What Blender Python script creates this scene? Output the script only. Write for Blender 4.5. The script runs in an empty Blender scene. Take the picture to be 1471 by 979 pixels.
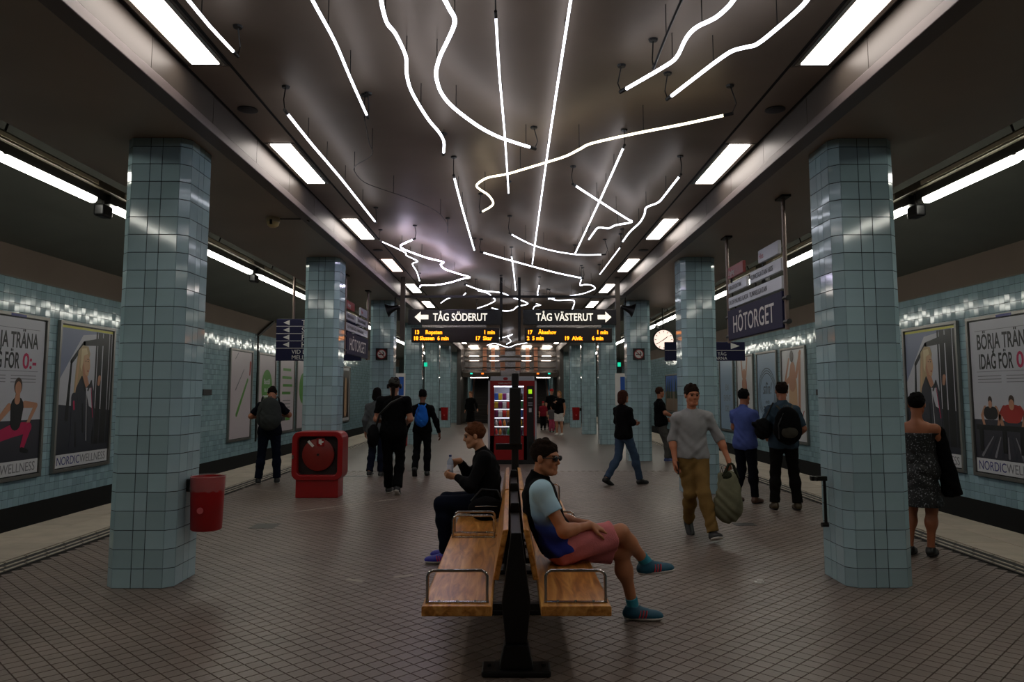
import bpy, math, random
import numpy as np
from mathutils import Vector, Matrix, Euler
random.seed(7); np.random.seed(7)
SC = bpy.context.scene
COL = SC.collection
PI = math.pi
V = Vector

# ------------------------------------------------------------------ camera, world, exposure
cd = bpy.data.cameras.new('camera'); cam = bpy.data.objects.new('camera', cd); COL.objects.link(cam)
cd.sensor_width = 36.0; cd.lens = 36.0 * 1085 / 1471; cd.shift_y = -31 / 1471; cd.clip_end = 200
cam.location = (0, 0, 1.62); cam.rotation_euler = (PI/2 + math.atan(105.5/1085), 0, -math.atan(2.5/1085))
SC.camera = cam
w = bpy.data.worlds.new('world'); SC.world = w; w.use_nodes = True
w.node_tree.nodes['Background'].inputs[0].default_value = (.5, .5, .5, 1)
w.node_tree.nodes['Background'].inputs[1].default_value = .008
SC.view_settings.view_transform = 'Standard'; SC.view_settings.look = 'None'
SC.view_settings.exposure = 0.27; SC.view_settings.gamma = 1
PANEL_E = 8; LAMP_E = 13.0; NEON_E = 4.2       # emission of the station's own lamps

# ------------------------------------------------------------------ materials
def rgb(h):
    h = h.lstrip('#'); c = [int(h[i:i+2], 16)/255 for i in (0, 2, 4)]
    return tuple((x/12.92 if x <= .04045 else ((x+.055)/1.055)**2.4) for x in c) + (1,)
MATS = {}
def mat(name, col='#808080', rough=.6, metal=0, emit=0, ecol=None, var=0, noise=0, nscale=8, bump=0, bscale=30,
        spec=.5, trans=0, alpha=1, coat=0):
    if name in MATS: return MATS[name]
    m = bpy.data.materials.new(name); m.use_nodes = True; nt = m.node_tree; N = nt.nodes; L = nt.links
    b = N['Principled BSDF']; c = rgb(col) if isinstance(col, str) else tuple(col)+(1,)
    b.inputs['Base Color'].default_value = c; b.inputs['Roughness'].default_value = rough
    b.inputs['Metallic'].default_value = metal; b.inputs['Specular IOR Level'].default_value = spec
    b.inputs['Coat Weight'].default_value = coat; b.inputs['Coat Roughness'].default_value = .1
    if trans: b.inputs['Transmission Weight'].default_value = trans
    if alpha < 1: b.inputs['Alpha'].default_value = alpha
    if emit:
        b.inputs['Emission Color'].default_value = rgb(ecol) if ecol else c
        b.inputs['Emission Strength'].default_value = emit
    if var or noise:
        hsv = N.new('ShaderNodeHueSaturation'); hsv.inputs['Color'].default_value = c
        val = N.new('ShaderNodeValue'); val.outputs[0].default_value = 1.0; src = val.outputs[0]
        if var:
            oi = N.new('ShaderNodeObjectInfo'); ge = N.new('ShaderNodeNewGeometry')
            ad = N.new('ShaderNodeMath'); ad.operation = 'ADD'
            L.new(oi.outputs['Random'], ad.inputs[0]); L.new(ge.outputs['Random Per Island'], ad.inputs[1])
            wn = N.new('ShaderNodeTexWhiteNoise'); wn.noise_dimensions = '1D'
            L.new(ad.outputs[0], wn.inputs['W'])
            mr = N.new('ShaderNodeMapRange'); mr.inputs[3].default_value = 1-var; mr.inputs[4].default_value = 1+var
            L.new(wn.outputs['Value'], mr.inputs[0]); src = mr.outputs[0]
            mh = N.new('ShaderNodeMapRange'); mh.inputs[3].default_value = .5-var*.06; mh.inputs[4].default_value = .5+var*.06
            L.new(wn.outputs['Color'], mh.inputs[0]); L.new(mh.outputs[0], hsv.inputs['Hue'])
        if noise:
            tc = N.new('ShaderNodeTexCoord'); no = N.new('ShaderNodeTexNoise'); no.inputs['Scale'].default_value = nscale
            no.inputs['Detail'].default_value = 5
            L.new(tc.outputs['Object'], no.inputs['Vector'])
            mr = N.new('ShaderNodeMapRange'); mr.inputs[1].default_value = .3; mr.inputs[2].default_value = .7
            mr.inputs[3].default_value = 1-noise; mr.inputs[4].default_value = 1+noise
            L.new(no.outputs[0], mr.inputs[0])
            mu = N.new('ShaderNodeMath'); mu.operation = 'MULTIPLY'; L.new(src, mu.inputs[0]); L.new(mr.outputs[0], mu.inputs[1])
            src = mu.outputs[0]
        L.new(src, hsv.inputs['Value']); L.new(hsv.outputs[0], b.inputs['Base Color'])
    if bump:
        tc = N.new('ShaderNodeTexCoord'); no = N.new('ShaderNodeTexNoise'); no.inputs['Scale'].default_value = bscale
        no.inputs['Detail'].default_value = 3
        L.new(tc.outputs['Object'], no.inputs['Vector']); bp = N.new('ShaderNodeBump')
        bp.inputs['Strength'].default_value = bump; bp.inputs['Distance'].default_value = .01
        L.new(no.outputs[0], bp.inputs['Height']); L.new(bp.outputs[0], b.inputs['Normal'])
    MATS[name] = m; return m

M_TILE = mat('glazed_tile', '#97b1b8', .08, var=.13, noise=.08, nscale=3, spec=.5)
M_WTILE = mat('wall_tile', '#94afb8', .1, var=.14, spec=.5)
M_GROUT = mat('grout', '#1a1816', .9)
M_FLOOR = mat('floor_tile', '#6f625a', .36, var=.1, noise=.16, nscale=1.6, bump=.15, bscale=60)
M_FGROUT = mat('floor_grout', '#221b17', .9)
M_FLOOR2 = mat('floor_far', '#655a51', .34, noise=.1, nscale=1.2)
M_SLAB = mat('edge_slab', '#a89c8c', .55, var=.1, noise=.12, nscale=4)
M_BLACK = mat('track_black', '#0b0a09', .95)
M_CEIL = mat('ceiling_metal', '#857669', .5, metal=.4, noise=.1, nscale=1.4, bump=.03, bscale=2)
M_SOFF = mat('soffit_paint', '#9a8c7d', .42, noise=.1, nscale=.7)
M_PANEL = mat('fascia_metal', '#453e38', .45, metal=.0, spec=.35, var=.08)
M_LIP = mat('lip_metal', '#655b59', .5, metal=.1)
M_TRACKC = mat('track_ceiling', '#5e5f57', .8, noise=.12, nscale=.5)
M_PLAST = mat('wall_plaster', '#6d5f55', .85, noise=.08, nscale=.6)
M_DARK = mat('dark_metal', '#15130f', .5, metal=.4)
M_BLK = mat('black_paint', '#040405', .45)
M_STEEL = mat('brushed_steel', '#a9a49f', .25, metal=1)
M_CHROME = mat('chrome', '#b9b3ae', .13, metal=1)
M_OAK = None
M_WHITE = mat('white_print', '#d8d6d2', .5)
M_NAVY = mat('navy_sign', '#12143a', .6, spec=.3)
M_RED = mat('red_paint', '#8e0d12', .32, noise=.06)
M_GLASS = mat('clear_glass', '#ffffff', .03, trans=1)
E_PANEL = mat('light_diffuser', '#ffffff', .4, emit=PANEL_E, ecol='#fff3ea')
E_LAMP = mat('lamp_diffuser', '#ffffff', .4, emit=LAMP_E, ecol='#fffdf0')
E_NEON = mat('neon_cool', '#ffffff', .3, emit=NEON_E, ecol='#eef2ff')
E_NEONW = mat('neon_warm', '#ffffff', .3, emit=NEON_E*.8, ecol='#fff3cf')
E_NEONV = mat('neon_violet', '#ffffff', .3, emit=NEON_E*5, ecol='#e6dcff')

def oak():
    m = bpy.data.materials.new('varnished_oak'); m.use_nodes = True; N = m.node_tree.nodes; L = m.node_tree.links
    b = N['Principled BSDF']; tc = N.new('ShaderNodeTexCoord'); mp = N.new('ShaderNodeMapping')
    mp.inputs['Scale'].default_value = (9, .9, 9); L.new(tc.outputs['Object'], mp.inputs[0])
    no = N.new('ShaderNodeTexNoise'); no.inputs['Scale'].default_value = 2.2; no.inputs['Detail'].default_value = 8
    no.inputs['Distortion'].default_value = 1.2; L.new(mp.outputs[0], no.inputs['Vector'])
    cr = N.new('ShaderNodeValToRGB'); e = cr.color_ramp.elements
    e[0].position = .3; e[0].color = rgb('#8a5522'); e[1].position = .72; e[1].color = rgb('#dca45a')
    x = e.new(.5); x.color = rgb('#bf803c')
    L.new(no.outputs[0], cr.inputs[0]); L.new(cr.outputs[0], b.inputs['Base Color'])
    b.inputs['Roughness'].default_value = .3
    return m
M_OAK = oak()

# ------------------------------------------------------------------ helpers
def link(o, parent=None):
    COL.objects.link(o)
    if parent: o.parent = parent
    return o
def tag(o, label=None, cat=None, group=None, kind=None):
    if label: o['label'] = label
    if cat: o['category'] = cat
    if group: o['group'] = group
    if kind: o['kind'] = kind
    return o
def empty(name, loc=(0, 0, 0), rz=0, label=None, cat=None, group=None, kind=None, parent=None):
    o = bpy.data.objects.new(name, None); o.empty_display_size = .1
    o.location = loc; o.rotation_euler = (0, 0, rz); link(o, parent)
    return tag(o, label, cat, group, kind)
class MB:
    def __init__(s): s.v = []; s.f = []
    def box(s, x0, x1, y0, y1, z0, z1):
        n = len(s.v)
        s.v += [(x0,y0,z0),(x1,y0,z0),(x1,y1,z0),(x0,y1,z0),(x0,y0,z1),(x1,y0,z1),(x1,y1,z1),(x0,y1,z1)]
        s.f += [tuple(n+i for i in q) for q in ((0,3,2,1),(4,5,6,7),(0,1,5,4),(1,2,6,5),(2,3,7,6),(3,0,4,7))]
        return s
    def prism(s, pts, axis, a0, a1):   # pts in the two other axes, extruded along axis
        n = len(s.v); k = len(pts)
        def mk(p, a): return (a, p[0], p[1]) if axis == 0 else ((p[0], a, p[1]) if axis == 1 else (p[0], p[1], a))
        s.v += [mk(p, a0) for p in pts] + [mk(p, a1) for p in pts]
        s.f += [tuple(range(n, n+k)), tuple(range(n+2*k-1, n+k-1, -1))]
        for i in range(k):
            j = (i+1) % k; s.f.append((n+i, n+k+i, n+k+j, n+j))
        return s
    def tube(s, path, r, seg=8, closed=False, caps=True):
        P = [V(p) for p in path]; n0 = len(s.v); m = len(P); R = r if hasattr(r, '__len__') else [r]*m
        up = V((0, 0, 1)); prev = None
        for i, p in enumerate(P):
            if closed: d = P[(i+1) % m] - P[i-1]
            else: d = P[min(i+1, m-1)] - P[max(i-1, 0)]
            d = d.normalized() if d.length > 1e-9 else V((0, 0, 1))
            if prev is None:
                a = up if abs(d.dot(up)) < .9 else V((1, 0, 0)); u = d.cross(a).normalized()
            else:
                u = prev - d*prev.dot(d); u = u.normalized() if u.length > 1e-6 else d.orthogonal().normalized()
            prev = u; v = d.cross(u)
            for k in range(seg):
                t = 2*PI*k/seg; q = p + (u*math.cos(t) + v*math.sin(t))*R[i]; s.v.append(tuple(q))
        for i in range(m if closed else m-1):
            a = n0+i*seg; b = n0+((i+1) % m)*seg
            for k in range(seg): s.f.append((a+k, a+(k+1) % seg, b+(k+1) % seg, b+k))
        if caps and not closed:
            s.f.append(tuple(n0+k for k in reversed(range(seg)))); s.f.append(tuple(n0+(m-1)*seg+k for k in range(seg)))
        return s
    def lathe(s, prof, c=(0, 0, 0), seg=20, axis=2):
        n0 = len(s.v); m = len(prof)
        for r, h in prof:
            for k in range(seg):
                t = 2*PI*k/seg; a, b = r*math.cos(t), r*math.sin(t)
                q = (a, b, h) if axis == 2 else ((a, h, b) if axis == 1 else (h, a, b))
                s.v.append((q[0]+c[0], q[1]+c[1], q[2]+c[2]))
        for i in range(m-1):
            for k in range(seg):
                q = (n0+i*seg+k, n0+i*seg+(k+1) % seg, n0+(i+1)*seg+(k+1) % seg, n0+(i+1)*seg+k)
                s.f.append(q if axis != 1 else q[::-1])
        s.f.append(tuple(n0+k for k in (reversed(range(seg)) if axis != 1 else range(seg))))
        s.f.append(tuple(n0+(m-1)*seg+k for k in (range(seg) if axis != 1 else reversed(range(seg)))))
        return s
    def mesh(s, name, m, smooth=False):
        me = bpy.data.meshes.new(name); me.from_pydata(s.v, [], s.f)
        if m: me.materials.append(m)
        if smooth: me.shade_smooth()
        me.update(); return me
    def build(s, name, m, parent=None, smooth=False, bevel=0, seg=2, label=None, **kw):
        o = bpy.data.objects.new(name, s.mesh(name, m, smooth)); link(o, parent)
        if bevel:
            b = o.modifiers.new('bevel', 'BEVEL'); b.width = bevel; b.segments = seg; b.limit_method = 'ANGLE'
        if smooth:
            try: o.data.set_sharp_from_angle(angle=math.radians(50))
            except Exception: pass
        return tag(o, label, **kw)
def B(*a): return MB().box(*a)
def npmesh(name, verts, quads, m, smooth=False):
    me = bpy.data.meshes.new(name); verts = np.asarray(verts, dtype=np.float32); quads = np.asarray(quads, dtype=np.int32)
    nv, nq = len(verts), len(quads)
    me.vertices.add(nv); me.vertices.foreach_set('co', verts.ravel())
    me.loops.add(nq*4); me.loops.foreach_set('vertex_index', quads.ravel())
    me.polygons.add(nq); me.polygons.foreach_set('loop_start', np.arange(0, nq*4, 4, dtype=np.int32))
    me.materials.append(m)
    me.update(calc_edges=True)
    me.polygons.foreach_set('use_smooth', np.full(nq, bool(smooth)))
    me.validate(); return me
def flat(parent, name, pts, y, m, th=.002, label=None):   # a flat printed shape in the local xz plane, facing -y
    pts = list(pts)
    ar = sum(pts[i][0]*pts[(i+1) % len(pts)][1]-pts[(i+1) % len(pts)][0]*pts[i][1] for i in range(len(pts)))
    if ar > 0: pts = pts[::-1]
    return MB().prism(pts, 1, y, y-th).build(name, m, parent, label=label) if False else _flat(parent, name, pts, y, m, th, label)
def _flat(parent, name, pts, y, m, th, label):
    k = len(pts); v = [(p[0], y, p[1]) for p in pts] + [(p[0], y-th, p[1]) for p in pts]
    pts_f = [tuple(range(k)), tuple(range(2*k-1, k-1, -1))]
    f = [tuple(reversed(pts_f[0])), tuple(reversed(pts_f[1]))] + [(i, k+i, k+(i+1) % k, (i+1) % k)[::-1] for i in range(k)]
    me = bpy.data.meshes.new(name); me.from_pydata(v, [], f); me.materials.append(m); me.update()
    o = bpy.data.objects.new(name, me); link(o, parent); return tag(o, label)
def ell(cx, cz, rx, rz, n=24): return [(cx+rx*math.cos(2*PI*i/n), cz+rz*math.sin(2*PI*i/n)) for i in range(n)]
def ring(parent, name, cx, cz, rx, rz, t, y, m, n=32):
    mb = MB(); 
    for rr, yy in ((1, y), (1, y-.002)):
        for i in range(n): a = 2*PI*i/n; mb.v.append((cx+rx*math.cos(a), yy, cz+rz*math.sin(a)))
        for i in range(n): a = 2*PI*i/n; mb.v.append((cx+(rx-t)*math.cos(a), yy, cz+(rz-t)*math.sin(a)))
    for i in range(n):
        j = (i+1) % n; mb.f += [(2*n+i, 2*n+j, 3*n+j, 3*n+i), (i, j, 2*n+j, 2*n+i)]
    return mb.build(name, m, parent)
def text(parent, name, s, x, z, size, y, m, xs=1, align='LEFT', th=.0015, shear=0, bold=0, label=None, fit=0):
    c = bpy.data.curves.new(name, 'FONT'); c.body = s; c.size = size; c.align_x = align; c.extrude = th/2; c.shear = shear
    c.resolution_u = 3; c.offset = bold
    t = bpy.data.objects.new(name, c); COL.objects.link(t)
    me = bpy.data.meshes.new_from_object(t); COL.objects.unlink(t); bpy.data.objects.remove(t)
    if fit:
        cx = [v.co.x for v in me.vertices]; xs = fit/(max(cx)-min(cx))
    me.transform(Matrix.Scale(xs, 4, (1, 0, 0))); me.transform(Matrix.Rotation(PI/2, 4, 'X')); me.transform(Matrix.Translation((x, y-th/2, z)))
    me.materials.clear(); me.materials.append(m); me.name = name
    o = bpy.data.objects.new(name, me); link(o, parent); return tag(o, label)

# ------------------------------------------------------------------ tiles
TM = {}
def tile_mesh(wd, ht, m, t=.004, gap=.0045):
    k = (round(wd, 4), round(ht, 4), m.name)
    if k not in TM:
        a, b = (wd-gap)/2, (ht-gap)/2; i = .0016
        v = [(-a,0,-b),(a,0,-b),(a,0,b),(-a,0,b),(-a+i,-t,-b+i),(a-i,-t,-b+i),(a-i,-t,b-i),(-a+i,-t,b-i)]
        f = [(4,5,6,7),(0,1,5,4),(1,2,6,5),(2,3,7,6),(3,0,4,7)]
        me = bpy.data.meshes.new('tile'); me.from_pydata(v, [], f); me.materials.append(m); TM[k] = me
    return TM[k]
def tilt(a=.006): return Euler((random.gauss(0, a), 0, random.gauss(0, a))).to_matrix().to_4x4()
def tile_obj(parent, mtx, wd, ht, m):
    o = bpy.data.objects.new('tile', tile_mesh(wd, ht, m)); o.parent = parent; o.matrix_local = mtx; COL.objects.link(o); return o
def join_tiles(parent, name, items, m):     # items: (matrix, width, height)
    vs, fs = [], []; n = 0
    for mtx, wd, ht in items:
        me = tile_mesh(wd, ht, m)
        co = np.array([v.co[:] + (1,) for v in me.vertices]); vs.append((co @ np.array(mtx).T)[:, :3])
        fs.append(np.array([p.vertices[:] for p in me.polygons]) + n); n += 8
    if not vs: return
    o = bpy.data.objects.new(name, npmesh(name, np.concatenate(vs), np.concatenate(fs), m)); link(o, parent); o['kind'] = 'stuff'
    return o

# ------------------------------------------------------------------ setting: floor
XE, XS = 4.6, 5.9          # inner floor edge, platform edge
floor = tag(B(-XS, XS, -6, 64, -.4, -.012).build('floor', M_FGROUT), 'tiled station platform floor', kind='structure')
tb = MB().box(-XE, XE, 16, 64, -.012, 0); tb.box(-XE, XE, -6, 2.6, -.012, 0)
tb.build('paving', M_FLOOR2, floor)
S = .1025; c45 = math.sqrt(.5); near, far = [], []
a = S/2-.0022; i_ = .0018
tv = [(-a,-a,-.011),(a,-a,-.011),(a,a,-.011),(-a,a,-.011),(-a+i_,-a+i_,0),(a-i_,-a+i_,0),(a-i_,a-i_,0),(-a+i_,a-i_,0)]
tf = [(4,5,6,7),(0,1,5,4),(1,2,6,5),(2,3,7,6),(3,0,4,7)]
fm = bpy.data.meshes.new('tile'); fm.from_pydata([V(p) @ Matrix.Rotation(-PI/4, 3, 'Z') for p in tv], [], tf); fm.materials.append(M_FLOOR)
for i in range(-160, 260):
    for j in range(-160, 260):
        x = (i-j)*S*c45; y = (i+j)*S*c45
        if abs(x) > XE-.07 or y < 2.6 or y > 16: continue
        if 4.5 < y < 7.4 and abs(x) < y*.66: near.append((x*x*.4+y*y, x, y))
        else: far.append((x, y))
near.sort(); far += [(x, y) for _, x, y in near[300:]]
for _, x, y in near[:300]:
    o = bpy.data.objects.new('tile', fm); o.parent = floor; o.location = (x, y, 0); o.rotation_euler = (random.gauss(0, .003), random.gauss(0, .003), 0); COL.objects.link(o)
fa = np.array(far); base = np.array([v.co[:] for v in fm.vertices]); nn = len(fa)
vv = np.repeat(base[None], nn, 0); tl = np.random.normal(0, .003, (nn, 2))
vv[:, :, 2] += vv[:, :, 0]*tl[:, :1] + vv[:, :, 1]*tl[:, 1:]
vv[:, :, 0] += fa[:, :1]; vv[:, :, 1] += fa[:, 1:]
ff = (np.array(tf)[None] + (np.arange(nn)*8)[:, None, None]).reshape(-1, 4)
o = bpy.data.objects.new('tile_field', npmesh('tile_field', vv.reshape(-1, 3), ff, M_FLOOR)); link(o, floor); o['kind'] = 'stuff'
mj = mat('joint_filler', '#a59b90', .6)
for p, q in (((-3.65, 9.81), (-1.74, 11.83)), ((-4.58, 13.2), (-3.38, 12.3)), ((2.3, 13.9), (4.2, 12.1))):
    MB().tube([(p[0], p[1], -.002), (q[0], q[1], -.002)], .007, 6).build('joint_strip', mj, floor)
for (x, y, sx, sy, nm) in ((-3.0, 9.45, .15, .17, 'floor_cover'), (-3.2, 15.0, .45, .1, 'floor_cover'), (2.9, 9.55, .13, .1, 'floor_cover'), (3.9, 15.2, .35, .1, 'floor_cover')):
    B(x-sx, x+sx, y-sy, y+sy, -.002, .002).build(nm, mat('cover_metal', '#3b3a38', .4, metal=.5), floor, label='dark metal access cover set in the floor')
B(-XS, XS, -6, 64, -1.3, -.4).build('platform_base', M_BLACK, floor)
# platform edge slabs and tactile strips
mt = mat('tactile_black', '#1a1816', .7); md = mat('tactile_white', '#b7ac9b', .55)
for s in (-1, 1):
    B(min(s*4.6, s*4.88), max(s*4.6, s*4.88), -6, 64, -.012, -.001).build('tactile_bed', mt, floor)
    for r in range(2):
        x0 = 4.89 + r*.505; y = 2.0 + r*.3; rest = MB()
        while y < 64:
            bx = (min(s*x0, s*(x0+.5)), max(s*x0, s*(x0+.5)), y, min(y+.795, 64), -.05, .004+random.uniform(-.001, .001))
            if 5 < y < 20: B(*bx).build('edge_slab', M_SLAB, floor, bevel=.002, seg=1)
            else: rest.box(*bx)
            y += .8
        tag(rest.build('edge_slabs', M_SLAB, floor), kind='stuff')
    for r, x0 in enumerate((4.625, 4.72, 4.83)):
        y = 2 + (r % 2)*.16; rest = MB()
        while y < 63.5:
            bx = (min(s*x0, s*(x0+.022)), max(s*x0, s*(x0+.022)), y, y+.29, -.002, .006)
            if 6 < y < 17: B(*bx).build('tactile_bar', md, floor)
            else: rest.box(*bx)
            y += .32
        tag(rest.build('tactile_bars', md, floor), kind='stuff')
# track beds with rails
for s, nm in ((-1, 'left'), (1, 'right')):
    tr = B(min(s*5.9, s*9.6), max(s*5.9, s*9.6), -6, 64, -1.45, -1.25).build('trim_' + ('1' if s < 0 else '2'), M_BLACK, kind='structure')
    for xr in (6.95, 8.4):
        B(s*xr-.035, s*xr+.035, -6, 64, -1.25, -1.1).build('rail', mat('rail_steel', '#2a211c', .5, metal=.7), tr)

# ------------------------------------------------------------------ setting: walls
XW = 9.4; PIT = .16
POST = {-1: [(13.05, 2.2), (15.63, 2.2), (25.25, 2.2), (28.1, 2.1), (30.7, 2.15), (33.2, 2.1), (44.0, .01)],
        1: [(13.2, 2.2), (15.72, 2.2), (23.9, 2.2), (26.5, 2.2), (29.1, 2.15), (31.7, 2.1)]}
for s, nm in ((-1, 'left'), (1, 'right')):
    wl = MB(); wl.box(min(s*XW, s*(XW+.3)), max(s*XW, s*(XW+.3)), -6, 64, -1.3, 3.8)
    wall = tag(wl.build('wall_'+nm, M_GROUT), kind='structure')
    B(min(s*(XW-.012), s*XW), max(s*(XW-.012), s*XW), -6, 64, -1.3, -.52).build('plinth', M_BLACK, wall)
    B(min(s*(XW-.02), s*(XW+.3)), max(s*(XW-.02), s*(XW+.3)), -6, 64, 3.8, 4.42).build('upper_wall', M_PLAST, wall)
    B(min(s*(XW-.03), s*XW), max(s*(XW-.03), s*XW), -6, 64, 3.79, 3.815).build('tile_edge', mat('edge_trim', '#5f5a50', .5), wall)
    rot = Matrix.Rotation(-s*PI/2, 4, 'Z'); items = []; cand = []
    for r in range(27):
        z = -.52 + PIT*(r+.5); off = 0
        for c in range(int(58/PIT)):
            y = 6 + off + c*PIT
            mtx = Matrix.Translation((s*XW, y, z)) @ rot @ tilt(.009)
            hid = .1 < z < 3.05 and any(a0+.1 < y < a0+b0-.1 for a0, b0 in POST[s])
            if hid and y < 24: 
                continue
            u = XW*1085/y
            if not hid and 13.5 < y < 18.2 and z > -.4: cand.append((y, mtx))
            else: items.append((mtx, PIT, PIT))
    random.shuffle(cand); cand.sort(key=lambda q: q[0])
    for y, mtx in cand[:300]: tile_obj(wall, mtx, PIT, PIT, M_WTILE)
    items += [(mtx, PIT, PIT) for y, mtx in cand[300:]]
    join_tiles(wall, 'tile_field', items, M_WTILE)
we = B(-9.7, 9.7, 64, 64.3, -1.45, 6).build('wall_back', mat('end_wall', '#4c5554', .7), kind='structure')
wf = B(-9.7, 9.7, -6.3, -6, -1.45, 6).build('wall_front', M_PLAST, kind='structure')

# ------------------------------------------------------------------ setting: ceilings
ZS, ZC = 3.86, 4.16
ceil = B(-2.56, 2.56, -6, 42, ZC, ZC+.2).build('ceiling', M_CEIL, kind='structure')
for s in (-1, 1):
    lo = lambda a, b: (min(s*a, s*b), max(s*a, s*b))
    n = 3 if s < 0 else 4
    sf = B(*lo(2.68, 4.2), -6, 64, ZS, ZS+.12).build('trim_%d' % (3 if s < 0 else 4), M_SOFF, kind='structure')
    B(*lo(4.15, 4.2), -6, 64, ZS+.12, 5.3).build('soffit_side', mat('soffit_side', '#1d1a18', .8), sf)
    B(*lo(2.54, 2.68), -6, 42, ZS-.03, ZS+.05).build('lip', M_LIP, sf, bevel=.006)
    B(*lo(2.57, 2.6), -6, 42, ZS+.02, ZC+.1).build('fascia_backing', M_DARK, sf)
    y = -6
    while y < 42:
        B(*lo(2.548, 2.572), y+.004, y+1.113, ZS+.055, ZC-.005).build('fascia_panel', M_PANEL, sf); y += 1.1167
    for x in (2.53, 2.18): B(*lo(x-.012, x+.012), -6, 42, ZC-.004, ZC+.02).build('shadow_gap', M_BLACK, ceil)
    tc = MB(); tc.prism([(s*4.2, 5.25), (s*6.0, 5.15), (s*8.0, 4.75), (s*9.5, 4.37), (s*9.7, 4.37), (s*9.7, 5.6), (s*4.2, 5.6)], 1, -6, 64)
    tc.build('trim_%d' % (5 if s < 0 else 6), M_TRACKC, kind='structure')
# light panels in the two ceiling strips
ORD = ['nearest', 'second', 'third', 'fourth', 'fifth', 'sixth', 'seventh', 'eighth', 'ninth', 'tenth', 'eleventh', 'twelfth', 'thirteenth', 'fourteenth', 'fifteenth', 'sixteenth']
for s, nm in ((-1, 'left'), (1, 'right')):
    for k in range(-2, 11):
        y0 = 7.53 + 3.34*k; idx = k+1
        lab = 'white rectangular light panel, %s from the camera in the %s ceiling strip' % (ORD[idx] if idx >= 0 else 'behind', nm)
        if idx < 0: lab = 'white light panel in the %s ceiling strip overhead, out of frame' % nm
        if y0 + 1.5 > 41: break
        e = empty('ceiling_light', (s*2.355, y0+.72, ZC), 0, lab, 'ceiling light', 'light panels in the ceiling strips')
        B(-.16, .16, -.76, .76, -.006, .03).build('frame', M_PANEL, e)
        B(-.145, -.115, -.74, .74, -.012, -.004).build('rim', M_STEEL, e)
        B(.115, .145, -.74, .74, -.012, -.004).build('rim', M_STEEL, e)
        B(-.105, .105, -.715, .715, -.014, -.005).build('diffuser', E_PANEL if not (s < 0 and k == 2) else mat('diffuser_dim', '#ffffff', .4, emit=PANEL_E*.25, ecol='#ffd9c8'), e)
        B(s*2.355-.165, s*2.355+.165, y0+1.5, y0+3.3, ZC-.004, ZC+.02).build('ceiling_panel', M_CEIL, ceil)
for i, (x, y) in enumerate(((-2.36, 6.58), (2.38, 6.57), (-2.36, 13.3), (2.38, 13.3))):
    e = empty('ceiling_speaker', (x, y, ZC), 0, ('near %s' if i < 2 else 'farther %s') % ('left', 'right')[i % 2] + ' round black ceiling speaker between two light panels', 'speaker')
    MB().lathe([(.085, 0), (.09, -.012), (.07, -.016)], seg=24).build('rim', M_BLK, e, smooth=True)
    MB().lathe([(.065, -.004), (.06, -.018), (.02, -.02)], seg=24).build('grille', M_BLK, e, smooth=True)

# ------------------------------------------------------------------ tiled columns
HW = .284; FW = .21; T1, T2 = .1575, .105; RH = .1575
def column(cx, yf, label, individual):
    e = empty('tiled_column', (cx, yf+HW, 0), 0, label, 'column', 'tiled platform columns')
    q = HW-.005; c = FW
    core = [(-c,-q),(c,-q),(q,-c),(q,c),(c,q),(-c,q),(-q,c),(-q,-c)]
    MB().prism(core[::-1], 2, 0, ZS).build('core', M_GROUT, e)
    out = 1 if cx > 0 else -1
    def face(p0, p1, widths, kind):
        p0, p1 = V((*p0, 0)), V((*p1, 0)); t = (p1-p0).normalized(); n = V((t.y, -t.x, 0)); d = 0; r = []
        for wd in widths:
            cpt = p0 + t*(d+wd/2) - n*.004; d += wd
            for k in range(25):
                ht = RH if k < 24 else ZS-24*RH
                z = k*RH + ht/2
                M = Matrix(((t.x, -n.x, 0, cpt.x), (t.y, -n.y, 0, cpt.y), (0, 0, 1, z), (0, 0, 0, 1))) @ tilt(.004)
                r.append((M, wd, ht))
        return r
    h = HW; three = (T1, T2, T1)
    fr = face((-c,-h), (c,-h), three, 0); ch = face((c,-h), (h,-c), (T2,), 0) + face((-h,-c), (-c,-h), (T2,), 0)
    rs = face((h,-c), (h,c), three, 0); ls = face((-h,c), (-h,-c), three, 0)
    bk = face((c,h), (-c,h), three, 0) + face((h,c), (c,h), (T2,), 0) + face((-c,h), (-h,c), (T2,), 0)
    vis = fr + ch + (ls if out > 0 else rs); hid = bk + (rs if out > 0 else ls)
    if individual:
        for m, a_, b_ in vis: tile_obj(e, m, a_, b_, M_TILE)
        join_tiles(e, 'tile_cladding', hid, M_TILE)
    else: join_tiles(e, 'tile_cladding', vis+hid, M_TILE)
    return e
for k in range(-1, 10):
    yf = 6.48 + 5.87*k
    for s, nm in ((-1, 'left'), (1, 'right')):
        base = 'blue-green tiled column, %s from the camera in the %s row' % (ORD[k] if k >= 0 else '', nm)
        if k == 0: base = 'nearest left blue-green tiled column, with red waste bin on it' if s < 0 else 'nearest right blue-green tiled column, with black metal bracket on it'
        if k == 1: base = 'second left blue-green tiled column, behind the red hose cabinet' if s < 0 else 'second right blue-green tiled column, behind the man in the grey shirt'
        if k == 2: base = 'third %s blue-green tiled column, wearing a no smoking sign' % nm
        if k == -1: base = '%s blue-green tiled column behind the camera' % nm; 
        column(s*3.112, yf, base, 0 <= k <= 2)

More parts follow.
